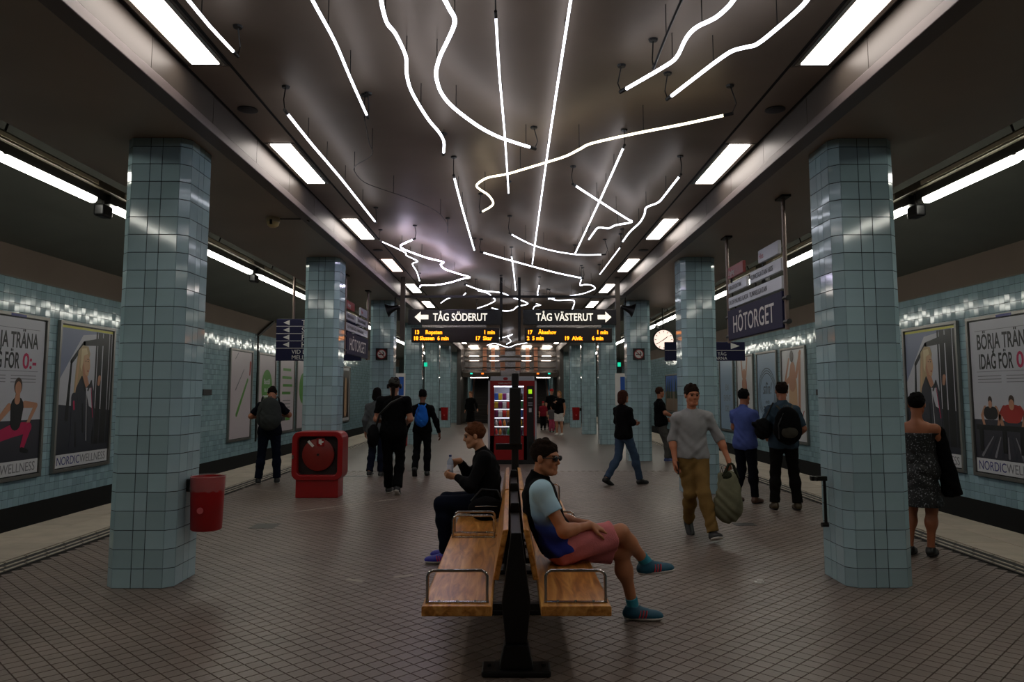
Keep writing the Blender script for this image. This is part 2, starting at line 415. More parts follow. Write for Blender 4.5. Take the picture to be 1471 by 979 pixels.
# ------------------------------------------------------------------ platform edge lamps
ms = mat('lamp_rail', '#6a6353', .4, metal=.3); mcream = mat('lamp_strip', '#e8ddc0', .25)
for s, nm in ((-1, 'left'), (1, 'right')):
    for k in range(-1, 10):
        y0 = 4.09 + 5.84*k; L_ = 5.38
        lab = 'long fluorescent lamp run over the %s platform edge, %s in view' % (nm, ORD[k]) if k >= 0 else 'long fluorescent lamp run over the %s platform edge, beside the camera and out of frame' % nm
        e = empty('platform_lamp', (s*5.32, y0, 4.25), 0, lab, 'ceiling light', 'lamp runs over the platform edges')
        B(-.1, .1, -.14, L_+.32, -.03, .07).build('rail', ms, e, bevel=.01)
        B(*((-.108, -.1) if s > 0 else (.1, .108)), .1, L_-.1, -.005, .045).build('side_strip', mcream, e)
        B(-.045, .045, -.14, L_+.14, -.15, -.03).build('neck', M_DARK, e)
        for j in range(3):
            a = j*1.8
            MB().prism([(-.06, -.145), (.06, -.145), (.055, -.19), (.03, -.22), (-.03, -.22), (-.055, -.19)], 1, a+.02, a+1.76).build('diffuser', E_LAMP, e, bevel=.012)
        for yy in (.8, 3.6): MB().tube([(0, yy, 0), (-s*.1, yy, .3), (-s*.1, yy, .95)], .012, 6).build('hanger', M_DARK, e)
    for k in range(-1, 9):
        y0 = 9.7 + 5.84*k
        e = empty('loudspeaker', (s*5.32, y0, 4.02), 0, ('small black loudspeaker in the lamp row over the %s platform edge, %s in view' % (nm, ORD[k]) if k >= 0 else 'small black loudspeaker over the %s platform edge beside the camera' % nm), 'speaker', 'loudspeakers between the lamps')
        B(-.07, .07, -.12, .12, -.12, .04).build('body', M_BLK, e, bevel=.03, seg=3)
        B(-.015, .015, -.015, .015, .03, .21).build('stem', M_DARK, e)

# ------------------------------------------------------------------ neon tubes
NEON = [
    ('c', 0.012, [(-1.17,3.9),(-1.18,4.3),(-1.17,4.83),(-1.19,5.41),(-1.21,6.17)]),
    ('c', 0.014, [(-0.71,3.86),(-0.75,4.14),(-0.77,4.3),(-0.78,4.44),(-0.78,4.59),(-0.75,4.72),(-0.73,4.95),(-0.73,5.1),(-0.76,5.34),(-0.77,5.6),(-0.75,5.88),(-0.7,6.29),(-0.64,6.6),(-0.62,6.86),(-0.65,7.17)]),
    ('c', 0.016, [(-0.47,3.93),(-0.43,4.11),(-0.39,4.3),(-0.37,4.41),(-0.35,4.51),(-0.36,4.62),(-0.42,4.83),(-0.49,5.06),(-0.54,5.3),(-0.55,5.47),(-0.54,5.69),(-0.49,5.93),(-0.39,6.2),(-0.26,6.48),(-0.12,6.7),(0.03,6.86),(0.19,7.01)]),
    ('c', 0.009, [(-0.09,4.5),(-0.08,5.39),(-0.05,6.67),(-0.02,8.67)]),
    ('c', 0.01, [(0.36,4.0),(0.36,4.3),(0.36,6.25),(0.37,8.51),(0.4,13.57)]),
    ('w', 0.013, [(1.81,6.17),(1.5,6.39),(1.12,6.63),(0.77,6.89),(0.67,7.06),(0.55,7.28),(0.37,7.48),(0.14,7.72),(-0.04,7.9),(-0.22,8.01),(-0.31,8.14),(-0.38,8.34),(-0.35,8.51),(-0.26,8.76),(-0.21,9.11),(-0.25,9.33),(-0.36,9.57)]),
    ('c', 0.015, [(1.35,4.07),(1.34,4.2),(1.33,4.3),(1.32,4.38),(1.28,4.51),(1.2,4.62),(1.17,4.71),(1.16,4.83),(1.16,5.06),(1.11,5.21),(0.89,5.62)]),
    ('c', 0.015, [(1.77,4.03),(1.77,4.29),(1.76,4.41),(1.72,4.62),(1.66,4.86),(1.6,4.91),(1.52,4.97),(1.46,5.12),(1.39,5.35),(1.27,5.76)]),
    ('c', 0.012, [(-1.93,4.0),(-1.92,4.3),(-1.92,4.62),(-1.9,4.99)]),
    ('c', 0.013, [(-1.87,6.13),(-1.87,6.97),(-1.85,8.06),(-1.85,10.15)]),
    ('c', 0.013, [(-0.61,8.01),(-0.61,9.48),(-0.59,12.22)]),
    ('c', 0.013, [(0.73,8.34),(1.14,9.15),(1.56,9.96),(1.66,10.13),(1.63,10.23),(1.56,10.29),(1.46,10.39),(1.4,10.57),(1.25,10.53),(1.22,10.85),(1.2,11.35)]),
    ('c', 0.012, [(1.08,7.01),(1.09,8.98),(1.09,12.53)]),
    ('c', 0.012, [(1.83,7.97),(1.83,8.41),(1.83,8.72),(1.82,9.1),(1.72,9.36),(1.76,9.72),(1.78,10.21),(1.74,10.82),(1.74,11.51)]),
    ('c', 0.012, [(1.77,11.98),(1.77,13.27),(1.77,14.78)]),
    ('c', 0.013, [(0.01,10.97),(0.19,11.43),(0.4,11.87),(0.73,12.31),(1.07,12.59),(1.3,12.66),(1.55,12.63)]),
    ('c', 0.018, [(-0.46,12.44),(-0.16,12.93),(0.43,13.86),(0.93,14.61),(1.45,15.24)]),
    ('c', 0.014, [(1.46,15.33),(1.52,16.3),(1.61,16.18),(1.77,16.29),(1.9,16.75),(1.86,17.13),(1.7,17.72),(1.38,18.13),(1.19,18.32),(0.95,18.74)]),
    ('c', 0.014, [(0.02,12.75),(0.07,14.61),(0.12,17.13)]),
    ('c', 0.016, [(0.63,16.18),(0.66,18.0),(0.87,18.32),(1.17,18.96),(1.53,18.9),(1.66,19.4),(1.74,21.04)]),
    ('c', 0.018, [(-0.97,16.24),(-0.64,17.14),(-0.21,17.53),(0.03,18.32),(0.46,19.65),(0.19,20.35),(0.08,21.18),(-0.17,21.47),(-0.53,20.66)]),
    ('c', 0.016, [(-0.76,17.11),(-0.53,17.62),(-0.43,18.4),(-0.39,19.08),(-0.63,20.03),(-0.91,20.78)]),
    ('c', 0.014, [(-1.81,19.56),(-1.56,18.64),(-1.39,18.39),(-1.2,18.32),(-1.03,17.5)]),
    ('v', 0.016, [(-1.48,11.36),(-1.65,11.65),(-1.75,11.87),(-1.74,12.14),(-1.6,12.56),(-1.43,12.97),(-1.2,13.34),(-1.27,13.62),(-1.23,14.16),(-1.03,14.67),(-0.82,15.15),(-0.99,15.37),(-1.29,15.9),(-1.6,16.24),(-1.93,16.31),(-2.01,16.63)]),
    ('c', 0.013, [(-1.99,11.52),(-1.76,12.41),(-1.77,12.71),(-1.65,13.28),(-1.78,13.57),(-1.81,14.48),(-1.9,15.67)]),
    ('c', 0.022, [(-1.14,37.19),(-0.71,35.72),(-0.11,38.79),(0.3,36.54),(0.81,35.22)]),
    ('c', 0.02, [(-0.63,32.7),(-0.26,31.67),(0.08,30.15),(-0.09,31.67),(0.03,34.26),(-0.17,36.23)]),
    ('c', 0.014, [(0.64,21.04),(0.66,20.32),(0.81,20.03),(0.66,19.68)]),
    ('d', 0.01, [(1.02,4.3),(1.02,4.69),(1.03,5.18)]),
    ('t', 0.005, [(-1.25,6.3),(-1.32,6.87),(-1.36,7.24),(-1.6,7.61),(-1.65,7.85),(-1.62,8.23),(-1.44,8.56),(-1.21,8.94),(-0.96,9.53),(-0.88,10.21),(-0.91,10.78)]),
    ('t', 0.005, [(-0.19,15.72),(-0.02,16.9),(0.61,17.43),(0.9,17.82)]),
]

NL = ['straight white neon tube at upper left, left of the two curved tubes', 'gently curving white neon tube, left of the boldly bent one',
      'boldly S-curved white neon tube sweeping right across the near ceiling', 'thin straight white neon tube hanging left of the longest one',
      'longest thin straight white neon tube running down the middle of the ceiling', 'long warm-white winding neon tube crossing the ceiling from right to left',
      'wavy white neon tube at upper right, inner one of two', 'thick wavy white neon tube at upper right, nearest the light strip',
      'short straight white neon tube in the upper left corner by the light strip', 'straight white neon tube alongside the left light strip',
      'straight white neon tube in the middle left, below the loose wiring', 'white neon tube folded into a sharp hook at right of centre',
      'straight white neon tube crossing the hook-shaped one', 'wiggly white neon tube beside the right light strip', 'short straight white neon tube under the wiggly one at right',
      'shallow bowed white neon tube in mid ceiling', 'thick straight white neon tube slanting toward the right', 'looped white neon tube at the end of the slanting thick tube',
      'short straight white neon tube crossing the thick slanting tube', 'angled white neon tube above the right direction sign', 'zigzag white neon tube above the gap between the direction signs',
      'hook-shaped white neon tube above the left direction sign', 'small bent white neon tube above the white arrow of the left sign', 'bright violet-white zigzag neon tube at left of centre',
      'thin jagged white neon tube beside the left light strip', 'far garland-shaped neon tube beyond the departure boards', 'far scribbled neon tube beyond the departure boards',
      'tiny crooked neon tube just above the right direction sign', 'unlit black neon rod at upper right', 'thin unlit looping wire tube at left of centre', 'thin unlit wire tube in the middle distance']
def smooth_path(P, n=5):
    if len(P) < 3: return P
    Q = [2*P[0]-P[1]] + P + [2*P[-1]-P[-2]]; out = []
    for i in range(1, len(Q)-2):
        a, b, c, d = Q[i-1], Q[i], Q[i+1], Q[i+2]
        for k in range(n):
            t = k/n; out.append(.5*((2*b)+(c-a)*t+(2*a-5*b+4*c-d)*t*t+(3*b-a-3*c+d)*t**3))
    return out + [P[-1]]
DZ = {3: .05, 4: .1, 5: -.035, 12: .05, 15: -.05, 16: -.01, 18: .06, 17: -.05, 19: .045, 21: -.04, 24: .03, 30: .08}
for i, (c, r, pts) in enumerate(NEON):
    dz = DZ.get(i, 0); kk = (2.33+dz)/2.33; P = [V((x*kk, y*kk, 3.95+dz)) for x, y in pts]; o0 = P[0].copy()
    r *= .72 if P[0].y > 10 else .9
    P = smooth_path([p-o0 for p in P], 4 if len(P) > 4 else 2)
    e = empty('neon_tube' if c in 'cwv' else 'unlit_neon_tube', o0, 0, NL[i], 'neon light', 'neon tubes of the ceiling artwork')
    m = {'c': E_NEON, 'w': E_NEONW, 'v': E_NEONV, 'd': M_BLK, 't': mat('bare_tube', '#3b342f', .4)}[c]
    MB().tube(P, r, 8).build('glass_tube', m, e, smooth=True)
    for a_, b_ in ((P[0], P[1]), (P[-1], P[-2])):
        d = (a_-b_).normalized()
        MB().tube([a_-d*.01, a_+d*.07], r*1.25, 8).build('end_cap', M_BLK, e)
        MB().tube([a_+d*.06, a_+d*.1+V((0, 0, .08)), a_+d*.05+V((0, 0, .21-dz))], .005, 5).build('wire', M_BLK, e)
        MB().lathe([(.03, .195-dz), (.035, .21-dz)], tuple((a_+d*.05)[:2])+(0,), 10).build('mount', M_BLK, e)
    tot = sum((P[k+1]-P[k]).length for k in range(len(P)-1)); nh = max(1, int(tot/.8)); acc = 0; nxt = tot/(nh+1)
    for k in range(len(P)-1):
        l = (P[k+1]-P[k]).length
        while acc + l > nxt and nh > 0:
            p = P[k].lerp(P[k+1], (nxt-acc)/l)
            MB().tube([p, p+V((0, 0, .21-dz))], .0035, 5).build('suspension_rod', M_BLK, e); nxt += tot/(nh+1); nh -= 1
        acc += l

# ------------------------------------------------------------------ posters on the track walls
M_ALU = mat('alu_frame', '#8f8d89', .35, metal=.7); MP = lambda n, c: mat('print_'+n, c, .35)
P_BG = MP('grey', '#b9b9c2'); P_BG2 = MP('bluegrey', '#79819a'); P_BLK = MP('black', '#101014'); P_FL = MP('floor', '#33323c')
P_SK = MP('skin', '#b98468'); P_SK2 = MP('skin_light', '#c9a17e'); P_BL = MP('blond', '#b39b76'); P_MAG = MP('magenta', '#b3124e'); P_NAV = MP('navy', '#26297a')
P_GR = MP('green', '#57923c'); P_PK = MP('pinkwhite', '#c5b8bf'); P_RED = MP('red', '#a32822'); P_JK = MP('jacket', '#2b2d38'); P_Y = MP('yellow', '#b9b52c')
P_SKY = MP('sky', '#2f62b5'); P_TRE = MP('trees', '#2c3b2a'); P_SAN = MP('sand', '#8b7463'); P_BLU = MP('paleblue', '#8fa5bd'); P_HAIR = MP('hair', '#3a2820')
P_W = MP('white', '#cfced2'); P_LG = MP('midgrey', '#77757c')
def limb(e, n, a, b, r0, r1, y, m):
    a, b = V((a[0], 0, a[1])), V((b[0], 0, b[1])); d = (b-a).normalized(); p = V((d.z, 0, -d.x)); out = []
    for k in range(7): t = PI*k/6; q = a + (-d*math.sin(t) + p*math.cos(t))*r0*(1); out.append((q.x, q.z))
    for k in range(7): t = PI*k/6; q = b + (d*math.sin(t) - p*math.cos(t))*r1; out.append((q.x, q.z))
    return flat(e, n, out, y, m)
def frame_poster(s, y0, wd, label, h=3.15):
    e = empty('poster', (s*9.385, y0 if s < 0 else y0+wd, -.02), PI/2 if s < 0 else -PI/2, label, 'poster', 'advertising posters on the track walls')
    f = .065
    for (a, b, c, d) in ((0, wd, 0, f), (0, wd, h-f, h), (0, f, f, h-f), (wd-f, wd, f, h-f)):
        B(a, b, -.07, 0, c, d).build('frame_bar', M_ALU, e, bevel=.004, seg=1)
    B(f, wd-f, -.03, 0, f, h-f).build('backing', P_BLK, e)
    return e
def nordic(e, wd, x0=.12):
    flat(e, 'white_band', [(.09, .09), (wd-.09, .09), (wd-.09, .36), (.09, .36)], -.034, P_W)
    text(e, 'lettering', 'NORDIC', .15, .14, .25, -.0365, P_NAV, fit=.82); text(e, 'lettering', 'WELLNESS', 1.0, .14, .25, -.0365, P_LG, fit=1.02)
def p_train(s, y0, wd, label, kind):
    e = frame_poster(s, y0, wd, label)
    flat(e, 'paper', [(.09, .09), (wd-.09, .09), (wd-.09, 3.06), (.09, 3.06)], -.032, P_BG)
    flat(e, 'rule', [(.25, 2.86), (wd-.25, 2.86), (wd-.25, 2.87), (.25, 2.87)], -.034, P_LG)
    flat(e, 'rule', [(.25, 2.05), (wd-.25, 2.05), (wd-.25, 2.06), (.25, 2.06)], -.034, P_LG)
    text(e, 'headline', 'BÖRJA TRÄNA', .3, 2.5, .42, -.0345, P_BLK, fit=1.6, bold=.008)
    text(e, 'headline', 'IDAG FÖR', .34, 2.11, .42, -.0345, P_BLK, fit=1.02, bold=.008); text(e, 'price', '0:-', 1.46, 2.11, .42, -.0345, P_MAG, fit=.42, bold=.008)
    for i in range(3):
        flat(e, 'small_print', [(.28, 1.96-i*.06), (1.0, 1.96-i*.06), (1.0, 1.975-i*.06), (.28, 1.975-i*.06)], -.034, P_LG)
        flat(e, 'small_print', [(1.15, 1.96-i*.06), (1.9, 1.96-i*.06), (1.9, 1.975-i*.06), (1.15, 1.975-i*.06)], -.034, P_LG)
    flat(e, 'printed_floor', [(.09, .36), (wd-.09, .36), (wd-.09, 1.12), (.09, 1.12)], -.0335, P_FL)
    if kind == 'lunge':
        limb(e, 'printed_leg', (1.35, .95), (.5, .75), .13, .08, -.036, P_MAG); limb(e, 'printed_leg', (1.4, .95), (1.75, .98), .13, .1, -.0365, P_MAG)
        limb(e, 'printed_leg', (1.75, .98), (1.6, .62), .09, .06, -.037, P_MAG); limb(e, 'printed_shoe', (1.58, .56), (1.75, .52), .05, .04, -.0375, P_BLK)
        limb(e, 'printed_arm', (1.15, 1.38), (.85, 1.12), .07, .05, -.036, P_SK); limb(e, 'printed_arm', (1.6, 1.42), (1.95, 1.4), .07, .05, -.036, P_SK); limb(e, 'printed_arm', (1.95, 1.4), (1.72, 1.05), .05, .04, -.0365, P_SK)
        limb(e, 'printed_top', (1.38, 1.38), (1.36, 1.08), .19, .15, -.038, P_BLK); limb(e, 'printed_neck', (1.37, 1.5), (1.38, 1.62), .08, .06, -.0385, P_SK)
        flat(e, 'printed_hair', ell(1.38, 1.77, .115, .16), -.0375, P_HAIR); flat(e, 'printed_face', ell(1.38, 1.73, .09, .13), -.0395, P_SK)
    else:
        for cx, m, q in ((.62, P_BLK, .75), (1.25, P_RED, 1.0), (1.85, P_BLK, .75)):
            for t in (-1, 1):
                limb(e, 'printed_arm', (cx+t*.22*q, 1.35), (cx+t*.36*q, 1.2), .06*q, .05*q, -.036, m if q == 1 else P_SK); limb(e, 'printed_arm', (cx+t*.36*q, 1.2), (cx+t*.27*q, .98), .05*q, .04*q, -.0365, P_SK)
            limb(e, 'printed_chest', (cx-.12*q, 1.25), (cx+.12*q, 1.25), .17*q, .17*q, -.037, m); flat(e, 'printed_hair', ell(cx, 1.50, .08*q, .1*q), -.0375, P_HAIR); flat(e, 'printed_face', ell(cx, 1.42, .075*q, .1*q), -.0385, P_SK)
        flat(e, 'printed_bench', [(.15, .92), (wd-.12, .92), (wd-.12, 1.02), (.15, 1.02)], -.0392, P_BLK)
        for j in range(9): x = .3+j*.2; limb(e, 'printed_streak', (x, .42), (1.1+(x-1.1)*.55, .8), .03, .01, -.0345, (P_LG, P_JK)[j % 2])
        for x in (.3, 1.0, 1.5, 1.95): flat(e, 'printed_post', [(x-.06, .5), (x+.06, .5), (x+.06, .95), (x-.06, .95)], -.0387, P_BLK)
    nordic(e, wd); flat(e, 'maker_tag', [(1.0, 3.08), (1.45, 3.08), (1.45, 3.13), (1.0, 3.13)], -.071, P_NAV)
def p_blonde(s, y0, wd, label):
    e = frame_poster(s, y0, wd, label)
    flat(e, 'paper', [(.09, .09), (wd-.09, .09), (wd-.09, 3.06), (.09, 3.06)], -.032, P_BG2)
    flat(e, 'printed_wall', [(.09, 1.9), (.9, 2.9), (wd-.09, 3.02), (wd-.09, 1.2), (.09, 1.2)], -.033, P_BG)
    flat(e, 'yellow_line', [(.09, 3.01), (wd-.09, 3.01), (wd-.09, 3.06), (.09, 3.06)], -.0345, P_Y)
    flat(e, 'printed_floor', [(.09, .36), (wd-.09, .36), (wd-.09, 1.25), (.09, 1.4)], -.034, P_JK)
    for x, ww in ((1.45, .03), (1.6, .09), (1.78, .05), (1.9, .07), (2.04, .04)):
        flat(e, 'printed_machine', [(x-ww, .5), (x+ww, .5), (x+ww, 3.0), (x-ww, 3.0)], -.0348, P_BLK)
    limb(e, 'printed_machine', (.5, 2.3), (.95, 2.72), .045, .05, -.0352, P_BLK); limb(e, 'printed_machine', (.95, 2.72), (1.7, 2.8), .05, .09, -.0352, P_BLK); limb(e, 'printed_machine', (.5, 2.3), (.42, 1.1), .03, .06, -.0352, P_BLK)
    flat(e, 'printed_hair', [(.62, 1.45), (.68, 2.2), (.74, 2.55), (.9, 2.68), (1.12, 2.66), (1.2, 2.5), (1.1, 2.2), (.95, 2.0), (.88, 1.5), (.75, 1.25)], -.0356, P_BL)
    flat(e, 'printed_face', [(.98, 2.5), (1.12, 2.48), (1.2, 2.36), (1.22, 2.2), (1.16, 2.02), (1.05, 1.95), (.95, 2.1), (.92, 2.3)], -.036, P_SK2)
    flat(e, 'printed_neck', [(.95, 2.1), (1.13, 2.0), (1.28, 1.7), (1.0, 1.7)], -.0362, P_SK)
    flat(e, 'printed_jacket', [(.55, .4), (.62, 1.3), (.72, 1.75), (.9, 2.0), (1.1, 1.75), (1.32, 1.9), (1.45, 1.6), (1.5, 1.2), (1.4, .7), (1.45, .4)], -.0366, P_JK)
    flat(e, 'printed_shirt', [(1.08, 1.75), (1.32, 1.75), (1.38, 1.3), (1.25, 1.35)], -.037, P_BG); limb(e, 'printed_sleeve', (.66, 1.55), (.68, .8), .1, .08, -.0374, P_JK)
    limb(e, 'printed_seam', (.66, 1.45), (.68, 1.3), .03, .03, -.0378, P_MAG); limb(e, 'printed_seam', (1.3, 1.75), (1.42, 1.1), .012, .012, -.0378, P_MAG); limb(e, 'printed_sleeve', (1.1, 1.5), (1.3, 1.05), .07, .05, -.0376, P_FL)
    limb(e, 'printed_hand', (1.6, 1.85), (1.63, 1.98), .05, .06, -.0374, P_SK)
    flat(e, 'printed_eye', ell(1.13, 2.33, .022, .012, 10), -.038, P_BLK); flat(e, 'printed_eye', ell(1.04, 2.335, .02, .01, 10), -.038, P_BLK); flat(e, 'printed_brow', [(1.08, 2.37), (1.17, 2.375), (1.16, 2.385), (1.09, 2.385)], -.038, P_HAIR)
    flat(e, 'printed_lips', ell(1.14, 2.12, .03, .014, 12), -.038, P_RED); flat(e, 'printed_shade', [(.95, 2.3), (1.0, 2.15), (1.06, 2.0), (.96, 2.05), (.92, 2.2)], -.0378, P_SK)
    flat(e, 'printed_strand', [(.66, 1.5), (.72, 2.2), (.8, 2.5), (.77, 2.1), (.72, 1.5)], -.0362, P_SK2); flat(e, 'printed_strand', [(.86, 2.6), (1.05, 2.62), (1.1, 2.5), (.95, 2.45), (.9, 2.1), (.84, 2.2)], -.0378, mat('print_lightblond', '#d3c19a', .35))
    limb(e, 'printed_fold', (.8, 1.6), (.95, 1.05), .03, .015, -.0379, P_FL); limb(e, 'printed_fold', (1.0, 1.4), (1.05, .8), .02, .03, -.0379, P_BLK); limb(e, 'printed_fold', (.75, 1.0), (.8, .5), .02, .03, -.0379, P_BLK); limb(e, 'printed_zip', (1.12, 1.72), (1.2, .6), .008, .008, -.038, P_W)
    limb(e, 'printed_collar', (.92, 1.98), (1.08, 1.7), .03, .03, -.0381, P_BLK); limb(e, 'printed_collar', (1.3, 1.9), (1.18, 1.7), .025, .025, -.0381, P_BLK)
    nordic(e, wd)
p_train(-1, 13.05, 2.2, 'left wall gym poster reading BÖRJA TRÄNA, woman stretching in magenta tights', 'lunge')
p_blonde(-1, 15.63, 2.2, 'left wall gym poster of blonde woman in dark jacket beside machine')
p_train(1, 13.2, 2.2, 'right wall gym poster reading BÖRJA TRÄNA IDAG FÖR, people doing push-ups', 'push')
p_blonde(1, 15.72, 2.2, 'right wall gym poster of blonde woman, partly behind the woman in black dress')
def plain(s, y0, wd, label, bg):
    e = frame_poster(s, y0, wd, label); flat(e, 'paper', [(.09, .09), (wd-.09, .09), (wd-.09, 3.06), (.09, 3.06)], -.032, bg); return e
e = plain(-1, 25.25, 2.2, 'white poster with diagonal green leek and knife, behind the man with grey backpack', P_PK)
limb(e, 'printed_leek', (.75, .9), (1.75, 2.1), .08, .06, -.034, P_GR); limb(e, 'printed_knife', (.6, 1.75), (1.35, 2.45), .03, .02, -.034, P_LG); limb(e, 'printed_carrot', (1.95, 2.3), (2.0, 2.7), .05, .08, -.034, P_RED); limb(e, 'printed_herb', (.5, 2.8), (.75, 3.0), .02, .02, -.034, P_LG)
e = plain(-1, 28.1, 2.1, 'white poster with large green oval, left wall', P_PK)
flat(e, 'green_oval', ell(1.05, 1.85, .62, .68, 36), -.034, P_GR); text(e, 'lettering', 'Beställ', 1.05, 1.98, .28, -.036, P_W, 1, 'CENTER', bold=.006); text(e, 'lettering', 'nu på', 1.05, 1.68, .28, -.036, P_W, 1, 'CENTER', bold=.006)
flat(e, 'small_print', [(.6, 1.48), (1.5, 1.48), (1.5, 1.55), (.6, 1.55)], -.036, P_W); limb(e, 'printed_radish', (.3, .35), (.5, 1.3), .04, .06, -.034, P_RED); flat(e, 'logo_dark', [(.8, .62), (1.3, .62), (1.25, .78), (.8, .78)], -.034, P_BLK); flat(e, 'logo_green', [(1.32, .62), (1.85, .62), (1.85, .75), (1.32, .75)], -.034, P_GR)
e = plain(-1, 30.7, 2.15, 'white poster with lines of green lettering, left wall', P_PK)
for i, z in enumerate((2.55, 2.22, 1.9, 1.58)): flat(e, 'green_line', [(.5-.1*(i % 2), z), (1.6+.12*(i % 3), z), (1.6+.12*(i % 3), z+.11), (.5-.1*(i % 2), z+.11)], -.034, P_GR)
for i in range(4): flat(e, 'small_print', [(.55, 1.3-i*.14), (1.6, 1.3-i*.14), (1.6, 1.35-i*.14), (.55, 1.35-i*.14)], -.034, P_LG)
flat(e, 'logo_dark', [(.35, .5), (.95, .5), (.95, .66), (.35, .66)], -.034, P_BLK); flat(e, 'logo_green', [(1.0, .5), (1.6, .5), (1.6, .64), (1.0, .64)], -.034, P_GR)
e = plain(-1, 33.2, 2.1, 'white poster with green oval half hidden by second left column', P_PK); flat(e, 'green_oval', ell(1.05, 1.85, .62, .68), -.034, P_GR)
for yy, lb in ((44.2, 'far left poster with dark figure in white frame'),):
    pass
for i, (y0, h0) in enumerate(((39.0, 2.9), (42.0, 2.9))):
    e = frame_poster(-1, y0, 2.2, ('far left wall poster with dark figure', 'farthest left wall poster with tan figure')[i]); flat(e, 'paper', [(.09, .09), (2.1, .09), (2.1, 3.06), (.09, 3.06)], -.032, P_W)
    flat(e, 'printed_scene', [(.25, .25), (1.95, .25), (1.95, 2.9), (.25, 2.9)], -.034, P_HAIR); limb(e, 'printed_figure', (1.1, .6), (1.1, 2.3), .3, .22, -.036, (P_JK, P_SK2)[i])
# right wall
e = plain(1, 23.9, 2.2, 'tall white poster with tan torso and red X, behind man with black backpack', P_W)
limb(e, 'printed_torso', (1.0, .3), (1.05, 1.9), .42, .35, -.034, P_SK2); limb(e, 'printed_chest', (1.0, 2.0), (1.05, 2.45), .33, .22, -.0345, P_SK); limb(e, 'printed_arm', (.75, 2.1), (.3, 1.9), .1, .08, -.035, P_SK); limb(e, 'printed_arm', (.3, 1.9), (.75, 2.75), .07, .06, -.0355, P_SK)
limb(e, 'printed_arm', (1.35, 2.2), (1.75, 2.95), .1, .08, -.035, P_SK); limb(e, 'printed_arm', (1.55, 1.0), (1.7, 2.9), .1, .09, -.0352, P_SK); flat(e, 'printed_hair', ell(1.0, 2.85, .16, .2), -.036, P_HAIR); text(e, 'red_letters', 'IX', 1.45, .6, .7, -.037, P_RED, .8, bold=-.004)
e = plain(1, 26.5, 2.2, 'pale blue poster with three-ringed badge and handwriting', P_BLU)
for k in range(3): ring(e, 'badge_ring', 1.1, 1.6, .95-.09*k, .95-.09*k, .03, -.034, P_BLK)
text(e, 'lettering', 'sfin!', 1.1, 1.6, .62, -.034, P_BLK, .9, 'CENTER', shear=.3); text(e, 'lettering', 'enda', 1.1, 1.25, .22, -.034, P_BLK, 1, 'CENTER', shear=.3)
for z in (1.1, 1.0): flat(e, 'small_print', [(.7, z), (1.6, z), (1.6, z+.05), (.7, z+.05)], -.034, P_BLK)
e = plain(1, 29.1, 2.15, 'white poster with slender tan figure and raised arms, above woman in blue shirt', P_W)
limb(e, 'printed_body', (1.1, .5), (1.0, 2.0), .25, .3, -.034, P_RED); limb(e, 'printed_torso', (1.0, 1.7), (1.0, 2.4), .26, .2, -.0345, P_SK); limb(e, 'printed_arm', (.8, 2.3), (.65, 2.95), .08, .07, -.035, P_SK); limb(e, 'printed_arm', (1.2, 2.3), (1.4, 3.0), .08, .07, -.035, P_SK); text(e, 'red_letters', 'X', 1.5, .5, .5, -.036, P_RED, .8)
e = plain(1, 31.7, 2.1, 'pale poster with three lines of thin grey capitals behind second right column', P_BLU)
for i, t in enumerate(('EN', 'EVENT', 'DEL')): text(e, 'lettering', t, 1.1, 1.75-i*.45, .36, -.034, P_LG, 1, 'CENTER')
e = frame_poster(1, 41.2, 4.4, 'far framed landscape picture with blue sky and dark trees, right wall', 2.2); e.location.z = .5
flat(e, 'printed_sky', [(.1, 1.2), (4.3, 1.2), (4.3, 2.1), (.1, 2.1)], -.034, P_SKY); flat(e, 'printed_ground', [(.1, .1), (4.3, .1), (4.3, 1.2), (.1, 1.2)], -.0335, P_SAN); flat(e, 'divider', [(2.15, .1), (2.25, .1), (2.25, 2.1), (2.15, 2.1)], -.04, M_ALU)
for x in (.5, 1.0, 1.7, 2.7, 3.2, 3.9): flat(e, 'printed_tree', [(x-.25, .8), (x+.25, .8), (x+.12, 1.7), (x, 2.0), (x-.12, 1.6)], -.036, P_TRE)
# small plates, wall pipe
for s, y, nm in ((-1, 23.53, 'left'), (1, 23.5, 'right')):
    y = 23.5 if s < 0 else 22.9
    o = B(-.02, 0, -.33, .33, -.09, .09).build('wall_plate', mat('plate', '#14151c', .5), None, bevel=.006); o.location = (s*9.38 + (.02 if s < 0 else 0), y, 1.64)
    tag(o, 'small dark name plate on the %s track wall beside the posters' % nm, 'plate')
e = empty('wall_pipe', (-9.3, 27.83, 3.76), 0, 'dark conduit running down the left wall between two posters', 'pipe')
MB().tube([(0, 0, 0), (.02, 0, -3.9)], .035, 8).build('pipe', M_DARK, e); MB().prism([(-.12, -.05), (.06, -.05), (1.8, .6), (1.8, .72)], 0, -.02, .04).build('brace', M_DARK, e)

